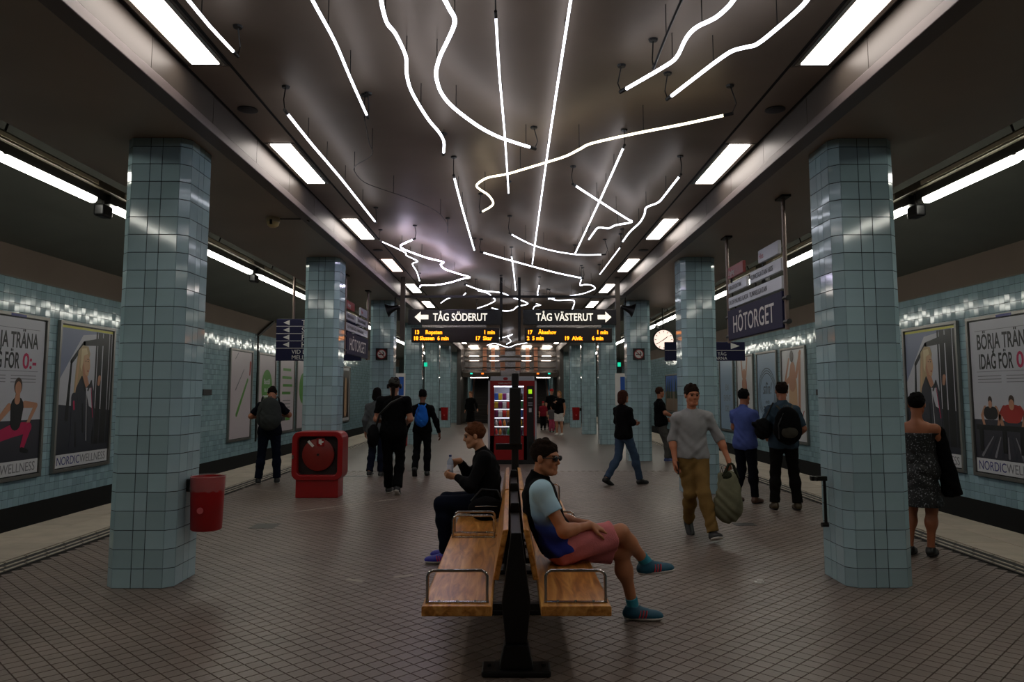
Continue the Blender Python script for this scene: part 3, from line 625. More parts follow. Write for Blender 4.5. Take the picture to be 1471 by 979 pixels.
# ------------------------------------------------------------------ overhead signs and departure boards
M_SB = mat('sign_black', '#0a0a12', .25); M_LIT = mat('lit_lettering', '#ffffff', .5, emit=.75, ecol='#fff6df'); M_LED = mat('led_amber', '#ff9a1c', .5, emit=2.6, ecol='#ff8f12')
M_LEDR = mat('led_red', '#ff4a10', .5, emit=1.6, ecol='#ff5510'); M_BRD = mat('board_face', '#1b0706', .3)
YB = 16.5
e = empty('sign_beam', (0, YB, 3.7), 0, 'black steel beam carrying the direction signs across the ceiling', 'beam')
B(-2.52, 2.52, -.04, .04, 0, .05).build('beam', M_BLK, e)
for s in (-1, 1):
    B(s*2.36-.05, s*2.36+.05, -.05, .05, -.95, .45).build('post', mat('post_grey', '#4c4741', .4, metal=.5), e)
    B(s*.2-.03, s*.2+.03, -.03, .03, -.95, .45).build('post', M_BLK, e)
def arrow(x, z, d, w_=.3, h=.24):
    return [(x, z), (x+d*h*.55, z+h/2), (x+d*h*.55, z+h*.2), (x+d*w_, z+h*.2), (x+d*w_, z-h*.2), (x+d*h*.55, z-h*.2), (x+d*h*.55, z-h/2)]
for s, t, lab in ((-1, 'TÅG SÖDERUT', 'black hanging sign with white left arrow reading TÅG SÖDERUT'), (1, 'TÅG VÄSTERUT', 'black hanging sign with white right arrow reading TÅG VÄSTERUT')):
    x0 = -2.22 if s < 0 else .28; wd = 1.98
    e = empty('direction_sign', (x0, YB-.1, 3.09), 0, lab, 'sign')
    B(0, wd+.05, -.06, .06, 0, .34).build('box', M_SB, e, bevel=.012)
    text(e, 'lettering', t, .54 if s < 0 else .28, .09, .235, -.062, M_LIT, fit=1.18 if s < 0 else 1.24, bold=.004); flat(e, 'arrow', arrow(.14, .17, 1) if s < 0 else arrow(wd-.06, .17, -1), -.062, M_LIT)
    B(.3, 1.7, -.03, .03, -.05, 0).build('underside_bracket', M_STEEL, e)
    e = empty('departure_board', (-2.14 if s < 0 else .31, YB-.1, 2.71), 0, 'amber lit departure board hanging under the %s direction sign' % ('left' if s < 0 else 'right'), 'display')
    B(0, 1.9, -.07, .07, 0, .31).build('case', M_BLK, e, bevel=.01); B(.03, 1.87, -.074, -.068, .02, .29).build('screen', M_BRD, e)
    if s < 0:
        rows = [(.06, .185, '13'), (.29, .185, 'Norsborg'), (1.55, .185, '1 min'), (.04, .055, '18 Alvik  0 min'), (1.38, .055, '17  Skarp')]
        rows = [(.06, .18, '13'), (.3, .18, 'Ropsten'), (1.56, .18, '1 min'), (.04, .05, '18 Slussen  6 min'), (1.38, .05, '17  Skar')]
    else: rows = [(.06, .18, '17'), (.3, .18, 'Åkeshov'), (1.56, .18, '1 min'), (.05, .05, '2  5 min'), (.86, .05, '19  Alvik'), (1.46, .05, '6 min')]
    for x, z, t in rows: text(e, 'led_text', t, x, z, .115, -.0755, M_LED if s < 0 else M_LED, .95, bold=.004)
# blue direction signs across the side platforms
def blue_sign(x0, x1, z0, z1, Y, label, poles):
    e = empty('direction_sign', ((x0+x1)/2, Y, z0), 0, label, 'sign'); hw = (x1-x0)/2; B(-hw, hw, -.04, .04, 0, z1-z0).build('panel', M_NAVY, e, bevel=.008)
    for px_ in poles: MB().tube([(px_, 0, z1-z0), (px_, 0, 5.3-z0 if abs(px_+(x0+x1)/2) > 4.2 else ZS-z0)], .03, 10).build('hanging_pole', mat('pole_grey', '#7a6a62', .4, metal=.5), e, smooth=True)
    return e, hw
e, hw = blue_sign(-5.27, -3.35, 2.34, 3.28, 17.0, 'navy direction sign with four white left arrows behind the second left column', [-.59])
for i in range(4):
    z = .855-.165*i
    flat(e, 'arrow', [(-hw+.16, z), (-hw+.3, z+.058), (-hw+.3, z-.058)], -.042, M_WHITE); text(e, 'lettering', 'TSFH'[i], -hw+.57, z-.06, .17, -.042, M_WHITE)
    flat(e, 'rule', [(-hw, z-.087), (hw, z-.087), (hw, z-.077), (-hw, z-.077)], -.041, M_WHITE)
text(e, 'lettering', 'VID LA', -hw+.36, .155, .13, -.042, M_WHITE); text(e, 'lettering', 'MELLA', -hw+.36, .03, .13, -.042, M_WHITE)
e, hw = blue_sign(3.48, 5.28, 2.34, 2.76, 17.0, 'navy direction sign with one white right arrow reading TÅG', [-.5])
flat(e, 'arrow', [(hw-.12, .33), (hw-.32, .4), (hw-.32, .26)], -.042, M_WHITE); flat(e, 'rule', [(-hw, .225), (hw, .225), (hw, .235), (-hw, .235)], -.041, M_WHITE)
text(e, 'lettering', 'TÅG', hw-.62, .115, .1, -.042, M_WHITE); text(e, 'lettering', 'ARNA', hw-.68, .02, .1, -.042, M_WHITE)
# station name signs parallel to the tracks
for s in (1, -1):
    y0 = 8.55 if s > 0 else 14.3; x = 3.13 if s > 0 else -3.13; L_ = 2.15
    e = empty('station_name_sign', (x, y0+L_ if s > 0 else y0, 2.36), -PI/2 if s > 0 else PI/2, 'navy station name sign reading HÖTORGET hanging %s' % ('between the two right columns' if s > 0 else 'beyond the second left column'), 'sign')
    B(0, L_, -.03, .03, 0, .42).build('panel', M_NAVY, e, bevel=.006); text(e, 'lettering', 'HÖTORGET', .24, .09, .33, -.032, M_WHITE, .92, bold=.002)
    for xx in (-.06, L_+.06):
        MB().tube([(xx, 0, -.03), (xx, 0, ZS-2.36)], .024, 10).build('hanging_pole', MATS['pole_grey'], e, smooth=True); B(xx-.12, xx+.12, -.05, .05, ZS-2.385, ZS-2.36).build('ceiling_plate', M_DARK, e)
        for z in (.06, .33): MB().tube([(xx-.07, 0, z), (xx+.07, 0, z)], .03, 8).build('clamp', M_BLK, e)
    g = 'street name plates above the right station sign' if s > 0 else 'street name plates above the left station sign'; sd = 'right' if s > 0 else 'left'
    MW = mat('plate_white', '#c6c8d2', .2)
    for (nm, a, b, z, h, m, t, tm) in (('long white', .02, L_-.02, .45, .15, MW, 'OLOF PALMES GATA  TUNNELGATAN', P_BLK), ('short white', .02, .85, .66, .14, MW, 'SERGELGATAN', P_BLK), ('wide white', 1.0, L_-.02, .66, .15, MW, 'KUNGSGATAN HISS', P_BLK),
                                   ('red', .02, .72, .87, .16, M_RED, 'Utgång', M_WHITE), ('upper white', 1.35, L_-.1, .87, .16, MW, 'Hiss', P_RED)):
        if s > 0: pass
        p = empty('street_name_plate', e.matrix_world @ V((0, 0, 0)) if False else (x, y0, 2.36), 0)
        p.location = (x, (y0+L_-(a+b)/2) if s > 0 else (y0+(a+b)/2), 2.36+z); p.rotation_euler = (0, 0, -PI/2 if s > 0 else PI/2)
        tag(p, '%s plate fixed above the %s HÖTORGET sign' % (nm, sd), 'sign', g); hw = (b-a)/2
        B(-hw, hw, -.02, .02, 0, h).build('plate', m, p, bevel=.004, seg=1); text(p, 'lettering', t, -hw+.03, h*.28, h*.62, -.022, tm, min(1, 2*hw/(len(t)*h*.42)))
        B(-hw*.8, -hw*.8+.02, 0, .02, -.06, 0).build('bracket', M_DARK, p)
# clock
e = empty('station_clock', (4.06, 20, 3.02), 0, 'round white lit station clock with black rim hanging behind the third right column', 'clock')
MB().lathe([(.27, -.06), (.285, -.05), (.285, .06), (.2, .07)], seg=32, axis=1).build('rim', M_BLK, e, smooth=True); MB().lathe([(.255, -.066), (.255, -.05)], seg=32, axis=1).build('dial', mat('clock_dial', '#ffe9dc', .4, emit=.85, ecol='#ffe3d2'), e)
for k in range(12):
    t = k*PI/6; o = B(-.008, .008, -.07, -.066, .19, .24).build('hour_mark', P_BLK, e); o.rotation_euler = (0, t, 0)
o = B(-.01, .01, -.073, -.07, -.03, .13).build('hour_hand', P_BLK, e); o.rotation_euler = (0, math.radians(52), 0); o = B(-.007, .007, -.076, -.073, -.03, .21).build('minute_hand', P_BLK, e); o.rotation_euler = (0, math.radians(238), 0)
MB().tube([(0, 0, .28), (0, 0, .84)], .02, 8).build('hanger', M_DARK, e)
# no smoking signs
for s, nm in ((-1, 'left'), (1, 'right')):
    e = empty('no_smoking_sign', (s*3.1, 18.205, 2.55), 0, 'square black sign with red ring and crossed cigarette on the third %s column' % nm, 'sign', 'no smoking signs')
    B(-.14, .14, -.012, .005, -.14, .14).build('board', M_BLK, e, bevel=.003); flat(e, 'disc', ell(0, 0, .11, .11), -.013, M_WHITE); ring(e, 'red_ring', 0, 0, .118, .118, .022, -.0155, M_RED)
    flat(e, 'cigarette', [(-.07, -.02), (.06, -.02), (.06, .005), (-.07, .005)], -.0165, P_BLK); limb(e, 'smoke_mark', (.05, .015), (.03, .055), .012, .008, -.0165, P_BLK); limb(e, 'red_bar', (-.07, .07), (.07, -.07), .009, .009, -.019, M_RED)
# horn speakers at beam ends, surveillance dome, rod
for s, nm in ((-1, 'left'), (1, 'right')):
    e = empty('horn_speaker', (s*2.7, 17.6, 3.6), 0, 'black horn loudspeaker under the soffit at the %s end of the sign beam' % nm, 'speaker')
    MB().lathe([(.03, -.12), (.05, -.1), (.06, 0), (.1, .12), (.17, .2)], seg=14, axis=0).build('horn', M_BLK, e, smooth=True).rotation_euler = (0, .3, 0 if s > 0 else PI)
    MB().tube([(0, 0, 0), (0, 0, .3)], .015, 6).build('bracket', M_DARK, e); MB().lathe([(.05, -.3), (.06, -.1), (.05, 0)], (-s*.1, 0, 0), 10).build('driver', M_DARK, e)
e = empty('surveillance_dome', (-3.05, 9.55, 3.86), 0, 'cream ceiling camera dome on the soffit between the two left columns', 'camera')
MB().lathe([(.085, 0), (.09, -.03), (.085, -.06)], seg=20).build('base', mat('cream_plastic', '#b9ac8e', .4), e, smooth=True); MB().lathe([(.08, -.06), (.07, -.1), (.04, -.125), (.01, -.13)], seg=20).build('dome', mat('cream_dome', '#cdb883', .3), e, smooth=True)
B(-.015, .015, -.092, -.07, -.1, -.04).build('slot', M_BLK, e); MB().tube([(.08, 0, -.015), (.42, 0, -.015), (.47, .0, -.05)], .008, 6).build('cable_arm', M_DARK, e)
for s, y, x in ((-1, 29.5, -4.75), (-1, 29.5, -3.3), (1, 29.5, 4.25)):
    o = B(-.06, .06, -.03, .03, -.08, .08).build('signal_light', mat('green_signal', '#0c8f70', .4, emit=.9, ecol='#10c89a')); o.location = (x, y, 2.72); tag(o, 'small green signal light, %s' % {-4.75: 'leftmost beyond the left columns', -3.3: 'beside the fifth left column', 4.25: 'beyond the right columns'}[x], 'signal light')
    h = MB().tube([(0, 0, .07), (0, 0, 2.6 if abs(x) > 4.2 else 1.13)], .012, 6).build('hanger', M_DARK, o)

# ------------------------------------------------------------------ red hose cabinet
e = empty('hose_cabinet', (-3.0, 11.88, 0), 0, 'red fire hose reel cabinet standing in front of the second left column', 'fire hose cabinet')
def rrect(x0, x1, z0, z1, r, n=6):
    out = []
    for cx, cz, a0 in ((x1-r, z1-r, 0), (x0+r, z1-r, PI/2), (x0+r, z0+r, PI), (x1-r, z0+r, 1.5*PI)):
        for k in range(n+1): t = a0 + PI/2*k/n; out.append((cx+r*math.cos(t), cz+r*math.sin(t)))
    return out
o_, i_2 = rrect(-.395, .395, .27, 1.02, .12), rrect(-.315, .315, .35, .945, .07); mb = MB(); n = len(o_)
for pts, y in ((o_, 0), (i_2, 0), (o_, .42), (i_2, .12)): mb.v += [(p[0], y, p[1]) for p in pts]
for i in range(n):
    j = (i+1) % n; mb.f += [(i, n+i, n+j, j), (i, j, 2*n+j, 2*n+i), (n+i, 3*n+i, 3*n+j, n+j)]
mb.f.append(tuple(range(2*n, 3*n)))
mb.build('housing', M_RED, e, bevel=.012, smooth=True); flat(e, 'inner_back', i_2, .125, mat('cabinet_inside', '#1a0504', .6))
B(-.33, .33, .03, .4, 0, .29).build('pedestal', M_RED, e, bevel=.01); MB().lathe([(.02, .06), (.235, .06), (.25, .07), (.25, .1), (.235, .11)], (0, 0, .66), 36, 1).build('hose_reel', mat('reel_red', '#7d180f', .45, noise=.1), e, smooth=True)
MB().lathe([(.018, .045), (.02, .065)], (0, 0, .66), 12, 1).build('hub', M_BLK, e); flat(e, 'sticker', [(-.17, .86), (-.14, .885), (-.06, .80), (-.09, .775)], .055, M_WHITE)
flat(e, 'hose_symbol', [(-.02, .79), (.1, .79), (.1, .92), (-.02, .92)], .055, M_RED); flat(e, 'hose_mark', [(.01, .83), (.035, .83), (.035, .81), (.055, .81), (.055, .84), (.085, .85), (.085, .87), (.055, .87), (.055, .9), (.01, .9)], .052, M_WHITE)
B(-.385, -.36, -.012, 0, .6, .66).build('latch', M_STEEL, e)

# ------------------------------------------------------------------ waste bins
def bin_(x, y, z0, h, r, label, liner=True):
    e = empty('waste_bin', (x, y, z0), 0, label, 'waste bin', 'red waste bins on the columns')
    MB().lathe([(r*.82, 0), (r*.9, .01), (r, h*.95), (r*1.02, h), (r*.97, h), (r*.9, h*.7), (r*.8, .02)], seg=28).build('bucket', mat('bin_red', '#9c0c12', .35, noise=.08), e, smooth=True)
    if liner:
        n = 28; mb = MB()
        for k, (rr, zz) in enumerate(((r*.97, h-.01), (r*1.03, h+.012), (r*1.045, h-.05), (r*1.05, h-.12))):
            for i in range(n): a_ = 2*PI*i/n; q = rr+.004*math.sin(i*7.3+k)+(.006*math.sin(i*3.1) if k == 3 else 0); mb.v.append((q*math.cos(a_), q*math.sin(a_), zz+(.012*math.sin(i*2.7) if k == 3 else 0)))
        for k in range(3):
            for i in range(n): mb.f.append((k*n+i, k*n+(i+1) % n, (k+1)*n+(i+1) % n, (k+1)*n+i))
        mb.build('liner', mat('bin_liner', '#d9c9c9', .25, alpha=.13), e, smooth=True)
    B(-r-.09 if x < 0 else r-.02, -r+.02 if x < 0 else r+.09, -.05, .05, h*.72, h*.95).build('bracket', M_DARK, e, bevel=.01)
    MB().lathe([(.028, -r*1.0), (.028, -r*.95)], (0, -.006, h*.4), 12, 1).build('emblem', mat('emblem', '#c0555a', .5), e)
    return e
bin_(-2.66, 6.76, .43, .46, .145, 'red waste bin with clear liner fixed to the nearest left column')
bin_(-2.62, 18.45, .35, .62, .15, 'red waste bin on the third left column, behind hat man', False)
bin_(-2.6, 30.1, .55, .5, .15, 'red waste bin on the fifth left column in the distance', False); bin_(2.6, 30.1, .55, .5, .15, 'red waste bin on the fifth right column in the distance', False)
e = empty('wall_bracket', (2.79, 6.76, .86), 0, 'black T-shaped metal bracket on the nearest right column', 'bracket')
B(-.14, .0, -.02, .02, -.01, .03).build('arm', M_DARK, e, bevel=.004); B(-.12, -.105, -.075, .075, -.005, .028).build('cross_bar', M_DARK, e); MB().tube([(-.02, 0, 0), (-.02, 0, -.39)], .014, 8).build('rod', M_DARK, e); MB().tube([(0, 0, -.39), (-.06, 0, -.39)], .02, 8).build('foot', M_DARK, e)

# ------------------------------------------------------------------ bench
e = empty('bench', (.035, 4.3, 0), 0, 'long back-to-back bench of varnished oak planks on black steel trestles', 'bench')
for s, nm in ((-1, 'left'), (1, 'right')):
    for k in range(2):
        y0 = .0 + 2.12*k; a, b = sorted((s*.135, s*.525))
        sm = MB(); sm.prism([(a, .395), (a, .445), (a+.008, .45), (b-.008, .45), (b, .445), (b, .395)], 1, y0, y0+2.06)
        st = sm.build('seat', M_OAK, e, bevel=.006)
        for yy in (y0+.07, y0+1.98):
            h = .175; x1, x2 = sorted((s*.165, s*.5)); r = .03
            p = [(x1, yy, .455), (x1, yy, .45+h-r), (x1+.01, yy, .45+h-.01), (x1+r, yy, .45+h), (x2-r, yy, .45+h), (x2-.01, yy, .45+h-.01), (x2, yy, .45+h-r), (x2, yy, .455)]
            MB().tube(p, .009, 10).build('armrest', M_CHROME, e, smooth=True, label='chrome tube armrest')
            B(x1-.01, x2+.01, yy-.015, yy+.015, .45, .458).build('armrest_rail', M_CHROME, e, bevel=.003)
            for q in (.2, .5, .8): MB().lathe([(.008, .458), (.006, .464)], (x1+(x2-x1)*q, yy, 0), 8).build('screw', M_STEEL, e)
        y1 = .42 + 1.98*k; t0, t1 = s*.045, s*.105
        MB().prism([(t0, .79), (t0+s*.035, .785), (t1+s*.035, .49), (t1, .485)][::s], 1, y1, y1+1.9).build('back_plank', M_OAK, e, bevel=.006)
for yy in (.28, 1.5, 2.75, 3.9):
    t = empty('trestle', (0, yy, 0), parent=e)
    B(-.2, .2, -.09, .09, 0, .035).build('base_plate', M_BLK, t, bevel=.01); MB().prism([(-.1, .035), (.1, .035), (.07, .17), (-.07, .17)], 1, -.06, .06).build('foot', M_BLK, t, bevel=.008)
    MB().prism([(-.06, .15), (.06, .15), (.085, .4), (.03, .8), (-.03, .8), (-.085, .4)], 1, -.03, .03).build('upright', M_BLK, t, bevel=.006)
    B(-.5, .5, -.025, .025, .355, .395).build('cross_arm', M_BLK, t, bevel=.004)
    for x in (-.16, .16): MB().lathe([(.012, .035), (.012, .05)], (x, 0, 0), 6).build('bolt', M_DARK, t)
for z, ww in ((.36, .06), (.7, .035)): B(-ww, ww, .3, 3.9, z-.03, z+.03).build('beam', M_BLK, e, bevel=.005)
e = empty('information_stand', (.055, 8.75, 0), 0, 'tall narrow black information stand seen edge-on behind the bench', 'information stand')
B(-.04, .04, -.1, .2, 0, 1.05).build('post', M_BLK, e, bevel=.01); B(-.065, .065, -.3, .35, 1.05, 1.68).build('board_case', M_BLK, e, bevel=.012); B(-.04, .04, -.25, .3, 1.68, 1.84).build('top_case', M_BLK, e, bevel=.012)
B(-.22, .08, -.12, -.06, .98, 1.05).build('side_shelf', M_BLK, e, bevel=.006); B(-.2, .2, -.3, .3, 0, .03).build('foot_plate', M_BLK, e, bevel=.006)

# ------------------------------------------------------------------ vending machine
e = empty('vending_machine', (.05, 17.5, 0), 0, 'red snack vending machine with lit window behind the bench', 'vending machine')
M_CAB = mat('cabinet_silver', '#b4b7bd', .35, metal=.3); W2 = .56
B(-W2, W2, .02, .85, .03, 1.98).build('cabinet_shell', M_CAB, e, bevel=.01) if False else None
for (a, b, c, d, z0, z1) in ((-W2, -W2+.05, 0, .85, .03, 2.0), (W2-.05, W2, 0, .85, .03, 2.0), (-W2, W2, 0, .85, 1.9, 2.0), (-W2, W2, .8, .85, .03, 2.0), (-W2, W2, 0, .85, .0, .1)):
    B(a, b, c, d, z0, z1).build('casing', M_CAB if z0 > .02 else M_BLK, e)
B(-.515, .515, -.01, .03, 1.78, 1.9).build('header', M_RED, e); B(-.515, -.42, -.01, .05, .1, 1.78).build('door_frame', M_RED, e); B(.26, .33, -.01, .05, .1, 1.78).build('door_frame', M_RED, e); B(-.515, .515, -.01, .05, .1, .64).build('lower_door', M_RED, e); B(.49, .515, -.01, .05, .1, 1.78).build('door_frame', M_RED, e)
text(e, 'lettering', 'VARUAUTOMAT', -.33, 1.825, .05, -.011, M_WHITE, 1.2); flat(e, 'red_badge', ell(-.16, 1.945, .055, .035), -.001, M_RED)
pn = B(.33, .49, -.012, .04, .1, 1.78).build('control_panel', M_BLK, e); B(.37, .45, -.016, -.01, 1.6, 1.7).build('screen', mat('vend_screen', '#9fd11a', .4, emit=.8), pn)
for z in (1.5, 1.38, 1.33): B(.36, .46, -.016, -.01, z, z+.02).build('button_row', M_CAB, pn)
B(.38, .44, -.016, -.01, 1.18, 1.27).build('keypad', M_CAB, pn); B(.37, .45, -.014, -.01, .35, .5).build('coin_tray', M_DARK, pn)
B(-.42, .26, .0, .006, .64, 1.78).build('window', M_GLASS, e); B(-.42, .26, .5, .52, .64, 1.78).build('back_panel', mat('vend_back', '#8b8b90', .5), e); B(-.42, .26, .06, .14, 1.755, 1.775).build('lamp', mat('vend_lamp', '#ffffff', .5, emit=9, ecol='#dfe8ff'), e)
[B(-.41, .25, .1, .13, z-.022, z-.013).build('lamp', mat('shelf_fill_light', '#ffffff', .5, emit=3, ecol='#eef0ff'), e) for z in (.86, 1.06, 1.26, 1.46)]  # added glow strips under the shelves, only to light the goods evenly
sn = [mat('snack%d' % i, c, .4) for i, c in enumerate(('#c9302a', '#d9b52c', '#3b2a1c', '#e8e4dc', '#2b5aa5', '#c77a2a', '#7a1c5a', '#2c7a3a'))]
SH = [.66, .86, 1.06, 1.26, 1.46]
for r, z in enumerate(SH):
    B(-.42, .26, .05, .5, z-.012, z).build('shelf', M_CAB, e)
    for c in range(7):
        x = -.375 + c*.095; k = (r*3+c*5) % 8
        nm, lb, h = ('snack_bag', 'packet', .15) if r > 1 else ('drink_bottle', 'bottle', .15)
        lab = '%s %s on the %s shelf of the vending machine' % (('red', 'yellow', 'dark brown', 'white', 'blue', 'orange', 'purple', 'green')[k], 'snack packet' if r > 1 else 'drink bottle', ('bottom', 'second', 'third', 'fourth', 'top')[r])
        if r > 1:
            o = MB().prism([(-.04, 0), (.04, 0), (.042, h), (-.042, h)], 1, 0, .05).build(nm, sn[k], bevel=.006)
        else:
            o = MB().lathe([(.03, 0), (.033, .01), (.033, .09), (.014, .12), (.014, .145)], seg=12).build(nm, sn[k], smooth=True)
        o.location = (.05+x, 17.5+.12+(0 if r > 1 else .03), z); tag(o, lab, 'snack' if r > 1 else 'bottle', 'goods in the vending machine')
# ------------------------------------------------------------------ escalator hall at the far end
M_MIR = mat('polished_steel', '#8f8a84', .18, metal=.9); M_COP = mat('copper_column', '#b98367', .35, metal=.3); M_HR = mat('blue_handrail', '#3f6f86', .35); M_STP = mat('step_black', '#17140f', .6)
YE = 40.5
hall = B(-2.6, 2.6, YE+1.2, YE+1.5, 2.45, 5.2).build('trim_7', M_MIR, kind='structure')
for s in (-1, 1):
    B(min(s*2.55, s*2.75), max(s*2.55, s*2.75), YE-1.5, YE+5, 0, 4.16).build('side_wall', mat('hall_side', '#4f4b47', .3, metal=.5), hall)
    MB().prism([(YE-.6, 2.72), (YE-.3, 2.84), (YE+1.2, 2.84), (YE+1.2, 2.45), (YE-.5, 2.45)], 0, min(s*.5, s*2.55), max(s*.5, s*2.55)).build('canopy', M_MIR, hall, bevel=.03)
B(-.5, .5, YE-.2, YE+1.2, 2.4, 2.8).build('canopy', M_MIR, hall)
for s in (-1, 1):
    for x in (.95, 1.4): B(s*x-.1, s*x+.1, YE+.9, YE+1.15, 2.84, 4.1).build('copper_pilaster', M_COP, hall)
    B(s*.42-.13, s*.42+.13, YE+.9, YE+1.15, 2.84, 3.3).build('copper_pilaster', M_COP, hall); B(s*.42-.13, s*.42+.13, YE+.9, YE+1.15, 3.7, 4.1).build('copper_pilaster', M_COP, hall)
for z in (3.0, 3.35, 3.6, 3.95): MB().tube([(-2.5, YE+.7, z), (2.5, YE+.7, z)], .03, 6).build('rail', M_CHROME, hall)
for x in (-1.65, 1.65): B(x-.5, x+.5, YE+.2, YE+.5, 2.42, 2.448).build('canopy_fill_light', mat('canopy_fill_light', '#ffffff', .4, emit=7, ecol='#fff2e6'), hall)  # added fill panels, brighten the dark space below the canopy
for i, x in enumerate((-2.0, -.9, .9, 2.0)): B(x-.25, x+.25, YE+.3, YE+.5, 4.08, 4.13).build('spot_lamp', mat('spot', '#ffffff', .4, emit=14, ecol='#fff2e6'), hall)
for s, nm in ((-1, 'left'), (1, 'right')):
    e = empty('escalator', (s*1.65, YE, 0), 0, '%s escalator with black steps at the far end of the platform' % nm, 'escalator')
    for k in range(20): tag(B(-.42, .42, .3+k*.35, .65+k*.35, k*.19, .02+(k+1)*.19).build('step', M_STP, e))
    for t in (-1, 1):
        MB().prism([(-.3, 0), (.3, 0), (7.2, 3.9), (7.2, 4.7), (.2, .95), (-.3, .9)], 0, t*.5-.06, t*.5+.06).build('balustrade', M_MIR if t*s < 0 else M_COP, e, bevel=.02)
        MB().tube([(t*.5, -.4, .5), (t*.5, -.45, .8), (t*.5, -.3, .97), (t*.5, .2, 1.02), (t*.5, 7.2, 4.78)], .05, 8).build('handrail', M_HR if t*s > 0 else M_COP, e, smooth=True)
    for dx, c in ((.12, '#ff7a20'), (-.25, '#18b89a')):
        B(-s*dx*1.6-.06, -s*dx*1.6+.06, -.62, -.58, 2.6, 2.66).build('signal_lamp', mat('sig'+c[1:], c, .4, emit=1.5), e)
# litter
e = MB(); e.prism([(-.045, -.02), (.0, -.035), (.04, -.01), (.05, .025), (.01, .02), (-.03, .03)], 2, 0, .012); e.prism([(-.02, -.015), (.03, -.02), (.035, .012), (-.01, .02)], 2, .01, .026)
o = e.build('crumpled_paper', M_WHITE); o.location = (2.13, 6.65, .001); tag(o, 'crumpled scrap of white paper on the floor right of the bench', 'litter')
for i, (x, y) in enumerate(((-.95, 6.9), (-1.35, 6.75))):
    o = B(-.09, .09, -.03, .03, 0, .0015).build('floor_tape', MATS['joint_filler']); o.location = (x, y, .001); o.rotation_euler = (0, 0, (.5, -.5)[i]); tag(o, 'pale worn tape scrap on the floor left of the bench, %s piece' % ('right', 'left')[i], 'tape')

for s, nm in ((-1, 'left'), (1, 'right')):
    e = empty('notice_board', (s*3.3, 22.6, 0), 0, 'narrow white notice board on a post between the third and fourth %s columns' % nm, 'notice board')
    B(-.17, .17, -.03, .03, 1.25, 2.2).build('board', M_WHITE, e, bevel=.006); B(-.03, .03, -.02, .02, 0, 1.25).build('post', M_STEEL, e); flat(e, 'printed_panel', [(-.02, 1.55), (.13, 1.55), (.13, 2.1), (-.02, 2.1)], -.032, mat('print_blue', '#2456a8', .4))

